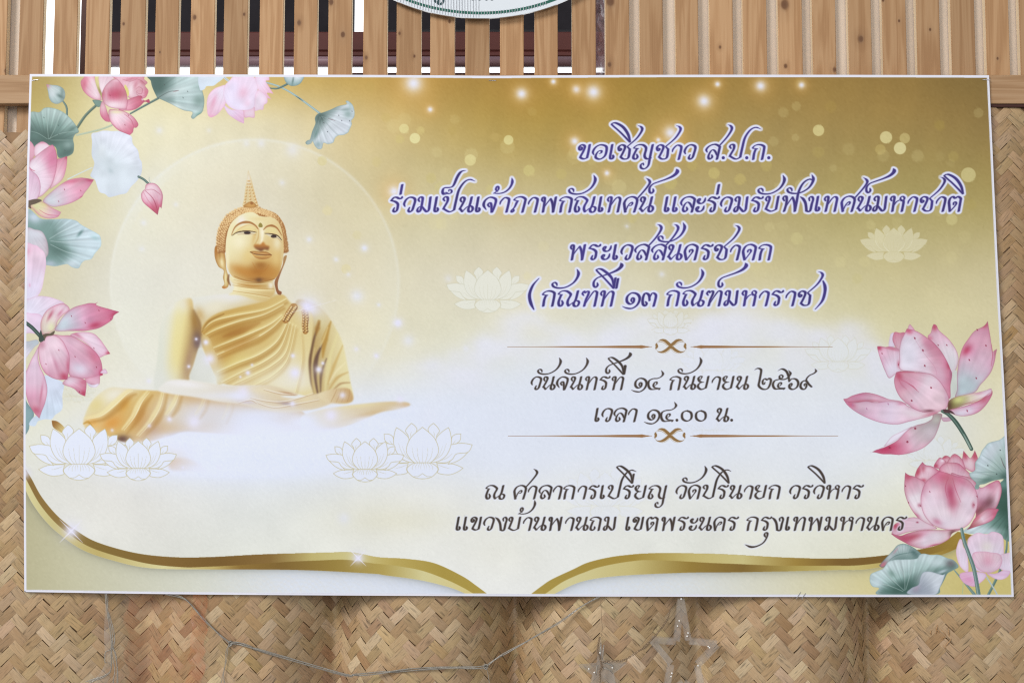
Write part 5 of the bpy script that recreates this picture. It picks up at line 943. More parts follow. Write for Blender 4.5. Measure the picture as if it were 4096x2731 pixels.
PINE = wood('planed_pine', (160, 120, 83), (176, 137, 99), (187, 150, 112))
PINE2 = wood('rail_pine', (160, 123, 88), (176, 139, 103), (190, 156, 121), knots=False)
SAWN_LIT = speckle('pale_lit_sawn_edge', (222, 202, 172), .05, 60, stretch=(1, 1, .1))  # fresh-cut wood, made paler to carry the light on the slat sides
BEIGE = speckle('painted_panel', (218, 201, 184), .03, 6)
REDW = speckle('dark_red_paint', (84, 45, 41), .12, 9, stretch=(.2, 1, 1))
REDD = speckle('dark_red_timber', (58, 34, 32), .12, 9)
BROWN = speckle('dark_brown_post', (70, 42, 36), .1, 9)
PIPE = speckle('purple_grey_pipe', (128, 104, 112), .06, 6, rough=.4)
BLACK = speckle('interior_shade', (38, 36, 40), .12, 12, rough=.85, spec=.1)  # near black: shade of the interior under the roof, put into the colour
WHITEB = speckle('white_board', (226, 226, 238), .01, 30, rough=.5)
STEEL = mat('staple_steel', (190, 190, 196), .3, .5, 1.)[0]
PLATE = speckle('white_plastic_sheet', (220, 226, 232), .015, 10, rough=.25, spec=.5)
GREEN = mat('green_print', (22, 92, 78), .35, .4)[0]
DGREEN = mat('dark_green_print', (32, 66, 72), .35, .4)[0]
THREAD = mat('silver_thread', (236, 238, 244), .22, .6, .6)[0]
def clear(name, col, alpha, rough=.12, spec=.6):
    m, ns, ln, p = mat(name, col, rough, spec)
    tc = N(ns, 'ShaderNodeTexCoord'); nz = N(ns, 'ShaderNodeTexNoise', Scale=60., Detail=3.); ln.new(tc.outputs['Object'], nz.inputs['Vector'])
    mr = N(ns, 'ShaderNodeMapRange'); mr.inputs['From Min'].default_value = .3; mr.inputs['From Max'].default_value = .7; mr.inputs['To Min'].default_value = alpha*.55; mr.inputs['To Max'].default_value = min(alpha*1.45, 1)
    ln.new(nz.outputs['Fac'], mr.inputs['Value']); ln.new(mr.outputs[0], p.inputs['Alpha'])
    bp = N(ns, 'ShaderNodeBump', Strength=.4, Distance=.002); ln.new(nz.outputs['Fac'], bp.inputs['Height']); ln.new(bp.outputs[0], p.inputs['Normal'])
    return m
CLEARW = clear('clear_wire', (170, 164, 154), .55)
CLEARP = clear('clear_acrylic', (188, 180, 172), .23)
FILM = clear('clear_film', (186, 178, 172), .20)
CELLO = clear('orange_cellophane', (206, 104, 56), .085, rough=.16, spec=.8)
LILAC = clear('crumpled_film', (150, 128, 140), .8, rough=.2, spec=.8)
WIRE = mat('twisted_copper_wire', (150, 128, 106), .4, .5, .5)[0]
BULB = mat('clear_bulb', (236, 232, 226), .1, .8)[0]

# ---------------------------------------------------------------- daylight outside and the building behind the screen
m, ns, ln, p = mat('bright_sky', (0, 0, 0)); em = N(ns, 'ShaderNodeEmission', Color=(.95, .98, 1, 1), Strength=2.2); ln.new(em.outputs[0], ns['Material Output'].inputs['Surface'])
bm = bmesh.new(); vs = [bm.verts.new(v) for v in ((-14, 9, -6), (14, 9, -6), (14, 9, 14), (-14, 9, 14))]; bm.faces.new(vs)
sky = obj('sky', bm, m); sky['kind'] = 'structure'
def pbox(x0, y0, x1, y1, Y0, Y1, bm=None, bev=0, m=0):
    bm = bm or bmesh.new(); a, b = W(x0, y1, Y0), W(x1, y0, Y0); box(bm, (a.x, Y0, a.z), (b.x, Y1, b.z), bev, m); return bm
tag(obj('roof_shade_panel', pbox(385, -500, 1418, 128, 1.3, 1.34), BLACK), 'roof panel with the interior shade in its colour, left of the bright slot', 'roof', 'shade coloured roof panels behind the slats')
tag(obj('roof_shade_panel', pbox(1462, -500, 2440, 120, 1.3, 1.34), BLACK), 'roof panel with the interior shade in its colour, right of the bright slot', 'roof', 'shade coloured roof panels behind the slats')
bm = pbox(385, 126, 2445, 206, 1.0, 1.12, bev=.006); pbox(385, 206, 2445, 226, .985, 1.11, bm, .004)
tag(obj('timber_beam', bm, REDW), 'dark red painted beam running behind the slats', 'beam')
bm = bmesh.new(); a, b = W(450, 248, .93), W(2445, 248, .93); tube(bm, [a, b], .0175*1.0, 20)
tag(obj('pipe', bm, PIPE, smooth=True), 'purple grey pipe just under the dark red beam', 'pipe')
tag(obj('timber_beam', pbox(1370, 290, 2445, 470, .90, 1.0, bev=.004), REDD), 'lower dark timber just above the sign, below the bright strip', 'beam')
tag(obj('post', pbox(300, -300, 372, 900, .42, .5, bev=.004), BROWN), 'dark brown post behind the slats near the left end', 'post')
tag(obj('wall_panel', pbox(-500, -300, 128, 900, .0535, .068), BEIGE), 'beige panel behind the leftmost slats', 'panel')
tag(obj('wall_panel', pbox(2424, -300, 4700, 900, .0535, .068), BEIGE), 'wide beige panel close behind the right half of the slats', 'panel')
bm = bmesh.new(); gv = []
for j in range(13):
    row = []
    for i in range(5):
        q = W(2376+i*14+rnd.uniform(-3, 3), -60+j*38, .12+rnd.uniform(-.02, .02)); row.append(bm.verts.new(q))
    gv.append(row)
for j in range(12):
    for i in range(4): bm.faces.new((gv[j][i], gv[j][i+1], gv[j+1][i+1], gv[j+1][i]))
tag(obj('plastic_film', bm, LILAC), 'crumpled purple grey plastic film stuffed in a gap between slats', 'plastic film')

# ---------------------------------------------------------------- slatted screen
SX = [(-52,28),(75,171),(214,308),(343,438),(481,581),(621,714),(761,857),(894,990),(1037,1132),(1176,1269),(1313,1407),(1453,1549),(1586,1685),(1721,1819),(1861,1958),(2000,2095),(2138,2231),(2288,2383),
      (2422,2517),(2559,2652),(2702,2793),(2838,2932),(2972,3068),(3112,3209),(3250,3344),(3393,3486),(3529,3625),(3666,3759),(3805,3901),(3944,4037),(4080,4176)]
YS = .034
KNOTS = [(495,97,5),(976,58,5),(1196,92,9),(1372,140,10),(1325,10,10),(1465,232,6),(1598,134,5),(1798,87,6),(1657,225,5),(2441,8,17),(2438,260,9),(3138,20,17),(3142,266,7),(3443,157,12),(3340,279,8),(3596,85,5),(3532,2,6),(25,285,8),(778,70,8),(2010,60,5),(640,210,4),(2880,190,5),(3720,120,5),(3990,235,5)]
screen = thing('slatted_screen', 'upright pine slat screen with a horizontal rail above the woven wall', 'slat screen', W(2048, 415, YS))
for i, (x0, x1) in enumerate(SX):
    a, b = W(x0, 145, YS), W(x1, 145, YS); zt, zb = W(0, -260, YS).z, W(0, 553 if x0 < 2000 else 421, YS).z
    bm = bmesh.new(); dy = rnd.uniform(-.0015, .0015)
    box(bm, (a.x, YS+dy, zb), (b.x, YS+.017+dy, zt), .0012, 0, 1)
    for v in bm.verts: v.co.x += (v.co.z-zb)*rnd.uniform(-.0004, .0004)
    o = obj('slat', bm, [PINE, SAWN_LIT], screen)
    ks = [q for q in KNOTS if x0-4 <= q[0]-(145-q[1])*.012*(2048-q[0])/2048*0 <= x1+4][:2]
    for nm in ('knot_a', 'knot_b'): o[nm] = (0., .001, -50.)
    for nm, (kx, ky, kr_) in zip(('knot_a', 'knot_b'), ks):
        q = W(kx, ky, YS); o[nm] = (q.x, kr_*.00062, q.z)
bm = bmesh.new(); a, b = W(-60, 415, .006), W(4160, 300, .006); box(bm, (a.x, .006, a.z), (b.x, .031, b.z), .0015)
rail = obj('rail', bm, PINE2, screen)
# the rail's grain runs sideways: turn the mesh so its own z lies along its length
me = rail.data; R = Matrix.Rotation(math.pi/2, 4, 'Y'); me.transform(R); rail.matrix_parent_inverse = Matrix.Translation(-screen.location) @ R.inverted()
bm = bmesh.new(); a, b = W(3860, 429, .01), W(4160, 416, .01); box(bm, (a.x, .010, a.z), (b.x, .03, b.z), .001); obj('trim', bm, BROWN, screen)

# ---------------------------------------------------------------- woven bamboo wall: a 2/2 twill of split strips over a fluted frame
Y0 = .014
VAL = [(q-2048)*.000608*1.03 for q in (-1150, -270, 625, 1340, 2060, 2780, 3490, 4340, 5200)]
VAMP = [.08, .04, .055, .115, .145, .075, .155, .07, .07]     # depth of each crease
AMP = .12
def prof(x):
    k = max(0, min(len(VAL)-2, sum(1 for v in VAL if v <= x)-1))
    u = (x-(VAL[k]+VAL[k+1])/2)/((VAL[k+1]-VAL[k])/2)
    return Y0+VAMP[k+1 if u > 0 else k]*min(abs(u), 1)**2.6
xs = np.linspace(-1.75, 1.75, 4001); ys = np.array([prof(x) for x in xs]); ys = np.convolve(np.pad(ys, 12, mode='edge'), np.ones(25)/25, 'valid')
ss = np.r_[0, np.cumsum(np.hypot(np.diff(xs), np.diff(ys)))]
dX, dY = np.gradient(xs, ss), np.gradient(ys, ss)
def surf(s, z, h):
    x = np.interp(s, ss, xs); y = np.interp(s, ss, ys); tx, ty = np.interp(s, ss, dX), np.interp(s, ss, dY)
    return np.stack([x+ty*h, y-tx*h, z], -1)        # outward = towards the viewer
w_ = .0228; S2 = math.sqrt(.5)
zlo, zhiL, zhiR = W(0, 2860, .05).z, W(0, 548, .03).z, W(4096, 432, .03).z
hid = (W(330, 0).x, W(3800, 0).x, W(0, 2240).z, W(0, 520).z)
nr = np.random.default_rng(5)
MATS = {'upper_mat': [[], [], [], [], 0], 'lower_mat': [[], [], [], [], 0]}
zseamL, zseamR = W(0, 2056, .03).z, W(4096, 2130, .03).z
tones = [(191,163,127),(184,155,118),(176,145,108),(201,176,141),(185,157,120),(178,147,111),(166,132,98),(192,164,127)]
tp = np.array([.2, .19, .14, .13, .13, .11, .035, .065]); tp /= tp.sum()
NA, NB = 9, 4
for fam in (0, 1):
    strand = {}
    for j in range(-260, 260):
        for i0 in range(-260, 260):
            # float on strand j starting at cell i0 along it
            if fam == 0:
                if (i0+j) % 4 != 0: continue
                a0, a1, b0, b1 = i0*w_, (i0+2)*w_, j*w_, (j+1)*w_
                ca, cb = (a0+a1)/2, (b0+b1)/2
            else:
                if (i0+j) % 4 != 2: continue
                b0, b1, a0, a1 = i0*w_, (i0+2)*w_, j*w_, (j+1)*w_
                ca, cb = (a0+a1)/2, (b0+b1)/2
            s, z = (ca+cb)*S2, (ca-cb)*S2+1.5
            if not (.02 < s < ss[-1]-.02) or not (zlo < z): continue
            x = np.interp(s, ss, xs)
            if abs(x) > 1.42: continue
            if z > (zhiL if x < 0 else zhiR): continue
            if hid[0] < x < hid[1] and hid[2] < z < hid[3]: continue
            if j not in strand: strand[j] = (tones[nr.choice(8, p=tp)], nr.normal(0, .0004), nr.uniform(.96, 1.02))
            st, sk, wf = strand[j]
            t = np.linspace(-.10, 1.10, NA); c = np.linspace(-1, 1, NB)
            tt, cc = np.meshgrid(t, c, indexing='ij')
            skew = nr.normal(0, .0006); wfl = wf*nr.uniform(.94, 1.0)
            h = .0010*(1-np.abs((2*tt-1)/1.06)**5)
            h = h*nr.uniform(.75, 1.25)+.0003*(1-cc**2)+nr.normal(0, .0001)+cc*nr.normal(0, .00012)
            if fam == 0:
                A = a0+(a1-a0)*tt; Bc = cb+cc*(b1-b0)/2*wfl+sk+skew*(tt-.5)*2
            else:
                Bc = b0+(b1-b0)*tt; A = ca+cc*(a1-a0)/2*wfl+sk+skew*(tt-.5)*2
            P = surf(((A+Bc)*S2).ravel(), ((A-Bc)*S2+1.5).ravel(), h.ravel())
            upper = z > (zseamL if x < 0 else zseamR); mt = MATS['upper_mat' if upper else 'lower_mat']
            if not upper: P[:, 1] -= .0035
            mt[0].append(P)
            q = np.arange(NA*NB).reshape(NA, NB)+mt[4]
            quad = np.stack([q[:-1, :-1], q[1:, :-1], q[1:, 1:], q[:-1, 1:]], -1).reshape(-1, 4)
            if fam == 1: quad = quad[:, ::-1]
            mt[1].append(quad); mt[4] += NA*NB
            col = np.array(lin(st))*(1+nr.normal(0, .065))*np.array([1, 1+nr.normal(0, .02), 1+nr.normal(0, .05)])
            if nr.random() < .10: col = np.array(lin(tones[nr.choice(8, p=tp)]))*(1+nr.normal(0, .06))
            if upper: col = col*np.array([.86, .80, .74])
            mt[3].append(np.tile(np.r_[np.clip(col, .01, .9), 1], (NA*NB, 1)))
            uo, vo = nr.uniform(0, 50, 2)
            mt[2].append(np.stack([tt.ravel()*.045+uo, cc.ravel()*.011+vo], -1))
# dark backing seen in the slits between the strips
sg = np.linspace(.05, ss[-1]-.05, 260); zg = np.array([zlo-.02, zhiR])
def gridmesh(verts, faces, name):
    me = bpy.data.meshes.new(name); me.vertices.add(len(verts)); me.vertices.foreach_set('co', np.asarray(verts, np.float32).ravel())
    me.loops.add(faces.size); me.loops.foreach_set('vertex_index', faces.astype(np.int32).ravel())
    me.polygons.add(len(faces)); me.polygons.foreach_set('loop_start', (np.arange(len(faces))*4).astype(np.int32))
    try: me.polygons.foreach_set('loop_total', np.full(len(faces), 4, np.int32))
    except Exception: pass
    me.update(calc_edges=True); return me
m, ns, ln, p = mat('split_bamboo', None, .42, .4)
at = N(ns, 'ShaderNodeAttribute', _attribute_name='tint'); au = N(ns, 'ShaderNodeAttribute', _attribute_name='fibre')
mp = N(ns, 'ShaderNodeMapping', Scale=(28, 1500, 1)); ln.new(au.outputs['Vector'], mp.inputs['Vector'])
nz = N(ns, 'ShaderNodeTexNoise', Scale=1., Detail=4., Roughness=.65); ln.new(mp.outputs[0], nz.inputs['Vector'])
mp2 = N(ns, 'ShaderNodeMapping', Scale=(30, 190, 1)); ln.new(au.outputs['Vector'], mp2.inputs['Vector'])
nz2 = N(ns, 'ShaderNodeTexNoise', Scale=1., Detail=2.); ln.new(mp2.outputs[0], nz2.inputs['Vector'])
r1 = ramp(ns, [(.28, (.80, .75, .69)), (.5, (1, 1, 1)), (.72, (1.16, 1.16, 1.14))]); ln.new(nz.outputs['Fac'], r1.inputs['Fac'])
r2 = ramp(ns, [(.25, (.86, .81, .76)), (.55, (1, 1, 1)), (.8, (1.1, 1.1, 1.08))]); ln.new(nz2.outputs['Fac'], r2.inputs['Fac'])
x1 = N(ns, 'ShaderNodeMix', _data_type='RGBA', _blend_type='MULTIPLY'); x1.inputs['Factor'].default_value = .7; ln.new(at.outputs['Color'], x1.inputs['A']); ln.new(r1.outputs[0], x1.inputs['B'])
x2 = N(ns, 'ShaderNodeMix', _data_type='RGBA', _blend_type='MULTIPLY'); x2.inputs['Factor'].default_value = .8; ln.new(x1.outputs['Result'], x2.inputs['A']); ln.new(r2.outputs[0], x2.inputs['B'])
ln.new(x2.outputs['Result'], p.inputs['Base Color'])
bp = N(ns, 'ShaderNodeBump', Strength=.35, Distance=.0006); ln.new(nz.outputs['Fac'], bp.inputs['Height']); ln.new(bp.outputs[0], p.inputs['Normal'])
wall = thing('woven_wall', 'fluted wall of bamboo strips woven in a herringbone behind and below the sign', 'woven wall', (0, Y0+AMP, zlo))
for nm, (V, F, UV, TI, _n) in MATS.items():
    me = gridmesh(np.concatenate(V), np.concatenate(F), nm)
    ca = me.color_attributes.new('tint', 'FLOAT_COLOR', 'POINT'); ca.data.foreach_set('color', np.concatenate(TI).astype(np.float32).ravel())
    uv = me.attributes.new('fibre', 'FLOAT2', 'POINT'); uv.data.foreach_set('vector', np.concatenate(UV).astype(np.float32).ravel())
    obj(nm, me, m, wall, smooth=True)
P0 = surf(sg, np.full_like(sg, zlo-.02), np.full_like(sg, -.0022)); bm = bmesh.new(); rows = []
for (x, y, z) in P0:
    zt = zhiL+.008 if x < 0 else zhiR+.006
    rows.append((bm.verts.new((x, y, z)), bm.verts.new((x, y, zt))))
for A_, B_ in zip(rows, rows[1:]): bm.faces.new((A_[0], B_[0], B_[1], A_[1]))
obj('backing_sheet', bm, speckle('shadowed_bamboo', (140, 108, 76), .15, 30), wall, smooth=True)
# frayed patch: a few snapped fibres standing off the weave
bm = bmesh.new()
for k in range(16):
    x, y = rnd.uniform(3680, 3800), rnd.uniform(2530, 2640); an = rnd.uniform(-.9, .9)+(1.2 if k % 3 else 0); L = rnd.uniform(25, 60)
    q0 = W(x, y); yy = prof(q0.x)-.004
    pts = [W(x+L*t*math.cos(an)+8*math.sin(t*3+k), y-L*t*math.sin(an), yy-.012*math.sin(t*2.6)) for t in (0, .3, .6, .8, 1)]
    tube(bm, pts, [.0011, .001, .0009, .0007, .0003], 5)
a, b = W(3668, 2568, prof(W(3668, 2568).x)-.007), W(3730, 2612, prof(W(3730, 2612).x)-.012)
dv = (b-a).normalized(); nv2 = Vector((dv.z, 0, -dv.x))*.010
f = [bm.verts.new(q) for q in (a+nv2, b+nv2, b-nv2, a-nv2)]; bm.faces.new(f)
obj('frayed_fibre', bm, speckle('loose_fibre', (186, 146, 104), .12, 90, stretch=(1, 1, 4)), wall)

# ---------------------------------------------------------------- the banner
KINK = 1.0
TOPE = [(119,297),(600,298),(1366,300),(1700,302),(1960,304),(2200,302.5),(2732,300),(3300,300),(3956,302)]
RIGE = [(3956,302),(3970,600),(3986,950),(4001,1250),(4016,1520),(4030,1800),(4043,2100),(4055,2386)]
BOTE = [(4055,2386),(3400,2386),(2732,2385),(2000,2383),(1366,2380),(700,2375),(97,2366)]
LEFE = [(97,2366),(95,2000),(94,1760),(96,1400),(101,1000),(109,640),(119,297)]
outer = np.vstack([cr(e, n=6)[:-1] for e in (TOPE, RIGE, BOTE, LEFE)])
banner = thing('banner', 'printed gold temple invitation board with a seated figure, lotuses and Thai lettering', 'banner', W(2048, 2384, 0))
bm = bmesh.new(); pts = [W(x, y, 0) for x, y in outer]; slab(bm, [(q.x, q.z) for q in pts], 0., .0035)
obj('backing_board', bm, WHITEB, banner)
inn = []
for e, (ox, oy), c0 in ((TOPE, (0, 10), (129, 307.3)), (RIGE, (-9.5, 0), (3947, 312)), (BOTE, (0, -9.5), (4045, 2376.5)), (LEFE, (9, 0), (106, 2357))):
    q = cr(e, n=6)[1:-1]+np.array([ox, oy]); q = q[(np.hypot(*(q-np.array(c0)).T) > 14)]
    inn.append(np.vstack([[c0], q]))
def trim(q, nxt):
    c = nxt[0]; return q[np.hypot(*(q-c).T) > 14]
inner = np.vstack([trim(inn[k], inn[(k+1) % 4]) for k in range(4)])
wI, cI = fill(inner); COV = np.zeros((HC, WC), np.float32); COV[wI] = cI
INK += (rgb((226, 227, 240))-INK)*(1-COV)[..., None]
ALB = np.clip(INK, 0, 1); ALB = np.where(ALB <= .04045, ALB/12.92, ((ALB+.055)/1.055)**2.4)*KINK
ALB = np.clip(ALB, .004, .92).astype(np.float32)
du = (1365.5-YY)/FPX; dyv, dzv = _cp-du*_sp, _sp+du*_cp; tv = CAM_D/dyv
GX, GZ = (XX-2048)/FPX*tv, CAM_Z+dzv*tv
use = (COV[:-1, :-1] > .02) | (COV[1:, 1:] > .02) | (COV[:-1, 1:] > .02) | (COV[1:, :-1] > .02)
own = OWN[:-1, :-1].copy(); own[~use] = -1
m, ns, ln, p = mat('printing_ink', None, .48, .28)
at = N(ns, 'ShaderNodeAttribute', _attribute_name='ink'); ln.new(at.outputs['Color'], p.inputs['Base Color'])
tc = N(ns, 'ShaderNodeTexCoord'); nz = N(ns, 'ShaderNodeTexNoise', Scale=2.2, Detail=2.); ln.new(tc.outputs['Object'], nz.inputs['Vector'])
bp = N(ns, 'ShaderNodeBump', Strength=.12, Distance=.03); ln.new(nz.outputs['Fac'], bp.inputs['Height']); ln.new(bp.outputs[0], p.inputs['Normal'])
INKM = m
PLAB = {}
def sheet(pid, name, Y):
    jj, ii = np.where(own == pid)
    if len(jj) == 0: return None
    if pid == 0:       # smooth ground: fuse 4x4 blocks that carry an even gradient
        Hb, Wb = (HC-1)//4, (WC-1)//4
        blk = (own[:Hb*4, :Wb*4].reshape(Hb, 4, Wb, 4) == 0).all((1, 3))
        B, Cc = np.where(blk)
        c00, c10, c01, c11 = ALB[B*4, Cc*4], ALB[B*4+4, Cc*4], ALB[B*4, Cc*4+4], ALB[B*4+4, Cc*4+4]
        mid = ALB[B*4+2, Cc*4+2]; dev = np.abs(mid-(c00+c10+c01+c11)/4).max(-1)
        good = dev < .018
        B, Cc = B[good], Cc[good]
        cov = np.zeros((HC-1, WC-1), bool)
        for dj in range(4):
            for di in range(4): cov[B*4+dj, Cc*4+di] = True
        k = ~cov[jj, ii]; jj, ii = jj[k], ii[k]
        quads = np.concatenate([np.stack([jj*WC+ii, (jj+1)*WC+ii, (jj+1)*WC+ii+1, jj*WC+ii+1], -1),
                                np.stack([B*4*WC+Cc*4, (B*4+4)*WC+Cc*4, (B*4+4)*WC+Cc*4+4, B*4*WC+Cc*4+4], -1)])
    else: quads = np.stack([jj*WC+ii, (jj+1)*WC+ii, (jj+1)*WC+ii+1, jj*WC+ii+1], -1)
    u, inv = np.unique(quads, return_inverse=True); inv = inv.reshape(quads.shape)
    co = np.stack([GX.ravel()[u], np.full(len(u), Y, np.float32), GZ.ravel()[u]], -1)
    me = gridmesh(co, inv, name)
    ca = me.color_attributes.new('ink', 'FLOAT_COLOR', 'POINT')
    ca.data.foreach_set('color', np.column_stack([ALB.reshape(-1, 3)[u], np.ones(len(u), np.float32)]).astype(np.float32).ravel())
    return obj(name, me, INKM, banner)
for k, nm in enumerate(PARTS): sheet(k, nm, -.0004)

# staples that pin it up
def staple(x0, y0, x1, y1, label, Y=-.0016):
    a, b = W(x0, y0, Y), W(x1, y1, Y); bm = bmesh.new()
    tube(bm, [a+Vector((0, .006, 0)), a, b, b+Vector((0, .006, 0))], .0007, 6)
    tag(obj('staple', bm, STEEL), label, 'staple', 'staples pinning the banner')
staple(125, 323, 153, 319, 'bright staple at the top left corner of the sign')
staple(1955, 322, 1984, 323, 'staple in the middle of the top edge of the sign')
staple(3931, 320, 3960, 319, 'dark staple at the top right corner of the sign')
staple(3185, 2394, 3202, 2367, 'left of two slanting staples on the bottom edge of the sign', -.0012)
staple(3206, 2396, 3222, 2371, 'right of two slanting staples on the bottom edge of the sign', -.0012)
staple(97, 2362, 107, 2369, 'tiny staple at the bottom left corner of the sign')

# ---------------------------------------------------------------- oval sign hung on the slats
sgn = thing('oval_sign', 'white oval plastic sign with a dark green rim line hung on the slats', 'sign', W(1922, 74, .016))
def ell(a, b, n=160): return [W(1922+a*math.cos(t), -356+b*math.sin(t), .016) for t in [2*math.pi*k/n for k in range(n)]]
bm = bmesh.new(); slab(bm, [(q.x, q.z) for q in ell(620, 430)], .016, .021); obj('plate', bm, PLATE, sgn)
bm = bmesh.new(); A_, B_ = ell(602, 415), ell(590, 404)
va = [bm.verts.new((q.x, +.0155, q.z)) for q in A_]; vb = [bm.verts.new((q.x, +.0155, q.z)) for q in B_]
for k in range(len(va)): bm.faces.new((va[k], va[(k+1) % len(va)], vb[(k+1) % len(va)], vb[k]))
obj('rim_line', bm, GREEN, sgn)
bm = bmesh.new()
for k in range(64):
    x = 1556+k*11.2; yb = -356+430*math.sqrt(max(1-((x-1922)/620)**2, 0))
    full = x < 1925
    lo_, hi_ = (yb-4, yb-120) if full else (yb-14, yb-30)
    if x > 2190: break
    q0, q1 = W(x, lo_, +.0149), W(x+rnd.uniform(-1, 1), hi_, +.0149); tube(bm, [q0, q1], rnd.uniform(.0005, .0011) if full else .0007, 5)
obj('silver_thread', bm, THREAD, sgn)
def flat(bm, pts, wd, Y):
    P = cr(pts, n=8); L_, R_ = [], []
    for i, q in enumerate(P):
        d = P[min(i+1, len(P)-1)]-P[max(i-1, 0)]; d = d/np.hypot(*d); nn = np.array([-d[1], d[0]])*wd/2
        L_.append(bm.verts.new(W(*(q+nn), Y))); R_.append(bm.verts.new(W(*(q-nn), Y)))
    for i in range(len(P)-1): bm.faces.new((L_[i], L_[i+1], R_[i+1], R_[i]))
bm = bmesh.new(); flat(bm, [(1740,-14),(1738,2),(1747,10),(1756,6),(1752,-4)], 9, .0153); flat(bm, [(1748,8),(1756,17),(1768,14),(1773,0),(1770,-24)], 9, .0152)
obj('letter', bm, DGREEN, sgn)
for x in (1886, 1912, 1940, 1962):
    bm = bmesh.new(); flat(bm, [(x,-24),(x-2,-8),(x+4,0),(x+12,-3)], 6, .0153); obj('letter', bm, DGREEN, sgn)

# ---------------------------------------------------------------- light strings and plastic below the banner
def cw(ox, oy, z, pts): return [(ox+x/z, oy+y/z) for x, y in pts]
path = cw(340, 2360, 3.095, [(1000,40),(1230,100),(1380,250),(1500,390),(1680,560),(1800,655)])
path2 = cw(340, 2360, 3.095, [(1800,655),(1900,655),(2060,700),(2200,750)])+cw(1366, 2250, 1.722, [(0,765),(90,772),(200,762),(330,748),(480,735),(700,722),(900,722),(995,714)])
path3 = cw(1366, 2250, 1.722, [(995,714),(1080,650),(1150,610),(1300,525),(1500,410),(1640,310),(1790,225)])
ls = thing('light_string', 'bundle of clear light string wires drooping below the middle of the sign', 'string light', W(1500, 2690, 0))
for pth, n, sp in ((path, 5, 3.2), (path2, 7, 4.5), (path3, 4, 3.)):
    bm = bmesh.new()
    for k in range(n):
        ph = rnd.uniform(0, 6.28); q = spline(pth, 8); L = len(q)
        tube(bm, [W(x+sp*math.sin(ph+i*.22)*.4, y+sp*math.sin(ph*2+i*.17), .006+.004*math.cos(ph+i*.2)) for i, (x, y) in enumerate(q)], .0012, 5)
    obj('wire', bm, CLEARW, ls, smooth=True)
for pth in (cw(340, 2360, 3.095, [(1795,655),(1750,740),(1735,900),(1715,1050),(1730,1160)]), cw(340, 2360, 3.095, [(1780,660),(1765,760),(1745,900),(1700,1060),(1690,1160)]), cw(1366, 2250, 1.722, [(995,716),(1010,770),(1022,850)])):
    bm = bmesh.new(); tube(bm, [W(x, y, .004) for x, y in spline(pth, 6)], .001, 5); obj('loose_end', bm, CLEARW, ls, smooth=True)
for kx, ky in (cw(340, 2360, 3.095, [(1800,655)])+cw(1366, 2250, 1.722, [(995,714)])):
    bm = bmesh.new(); c = W(kx, ky, .004)
    for k in range(4):
        ax = rnd.uniform(0, 3); tube(bm, [c+Vector((math.cos(t)*.005*math.cos(ax), .004*math.sin(t*2+k), math.sin(t)*.006)) for t in np.linspace(0, 6.3, 14)], .0012, 5)
    obj('knot', bm, CLEARW, ls, smooth=True)
bd = thing('wire_bundle', 'limp bundle of clear plastic wires hanging at the lower left of the sign', 'wire bundle', W(440, 2700, 0))
bm = bmesh.new()
for pth in ([(265,30),(280,180),(290,300),(330,480),(345,600),(330,720),(325,900),(320,990),(260,1050),(120,1090),(10,1130)], [(290,270),(340,430),(366,560),(364,660),(345,710),(375,790),(392,900),(405,1010),(408,1170)], [(335,620),(330,760),(360,900),(370,1010),(350,1100),(352,1170)],
    [(345,715),(300,740),(250,770),(246,880),(262,890)], [(320,1000),(240,1070),(110,1120),(20,1160)], [(250,40),(275,280),(320,560),(322,800),(318,980),(200,1070),(60,1120)], [(338,610),(350,640),(348,700),(385,800),(398,960),(396,1170)]):
    tube(bm, [W(x, y, .004+rnd.uniform(-.001, .001)) for x, y in spline(cw(340, 2360, 3.095, pth), 6)], .0013, 5)
obj('wire', bm, CLEARW, bd, smooth=True)
bm = bmesh.new(); L_ = cw(340, 2360, 3.095, [(250,30),(250,250),(235,480),(240,700),(245,900),(150,1060),(20,1120)]); R_ = cw(340, 2360, 3.095, [(290,30),(310,250),(350,480),(345,700),(340,900),(320,1040),(260,1170)])
a_, b_ = spline(L_, 5), spline(R_, 5); rr = [[bm.verts.new(W(x+(x2-x)*t, y+(y2-y)*t, .009-.004*math.sin(t*3.1)+rnd.uniform(-.001, .001))) for t in (0, .33, .66, 1)] for (x, y), (x2, y2) in zip(a_, b_)]
for A_, B_ in zip(rr, rr[1:]):
    for k in range(3): bm.faces.new((A_[k], A_[k+1], B_[k+1], B_[k]))
obj('film', bm, FILM, bd, smooth=True)
# orange cellophane
bm = bmesh.new(); gv = []
edge = [832,834,829,822,826,833,826,818,824,812,826,818,806,800]
for j, ex in enumerate(edge):
    row = []
    for i in range(13):
        t = i/12.; x = (505+14*math.sin(j*1.3))*(1-t)+ex*t; y = 2372+j*29
        row.append(bm.verts.new(W(x, y, .012+.006*math.sin(i*1.7+j*.9)+rnd.uniform(-.0015, .0015)-.004*t)))
    gv.append(row)
for j in range(len(edge)-1):
    for i in range(12): bm.faces.new((gv[j][i], gv[j][i+1], gv[j+1][i+1], gv[j+1][i]))
tag(obj('cellophane', bm, CELLO, smooth=True), 'broad faintly orange cellophane lying over the weave under the sign', 'cellophane')
bm = bmesh.new(); rows = []
for j, ex in enumerate(edge):
    rows.append([bm.verts.new(W(ex-d_+3*math.sin(j*2.1+d_), 2372+j*29, .005+.004*math.sin(j*1.1+d_*.1))) for d_ in (62, 40, 22, 4)])
for A_, B_ in zip(rows, rows[1:]):
    for k in range(3): bm.faces.new((A_[k], A_[k+1], B_[k+1], B_[k]))
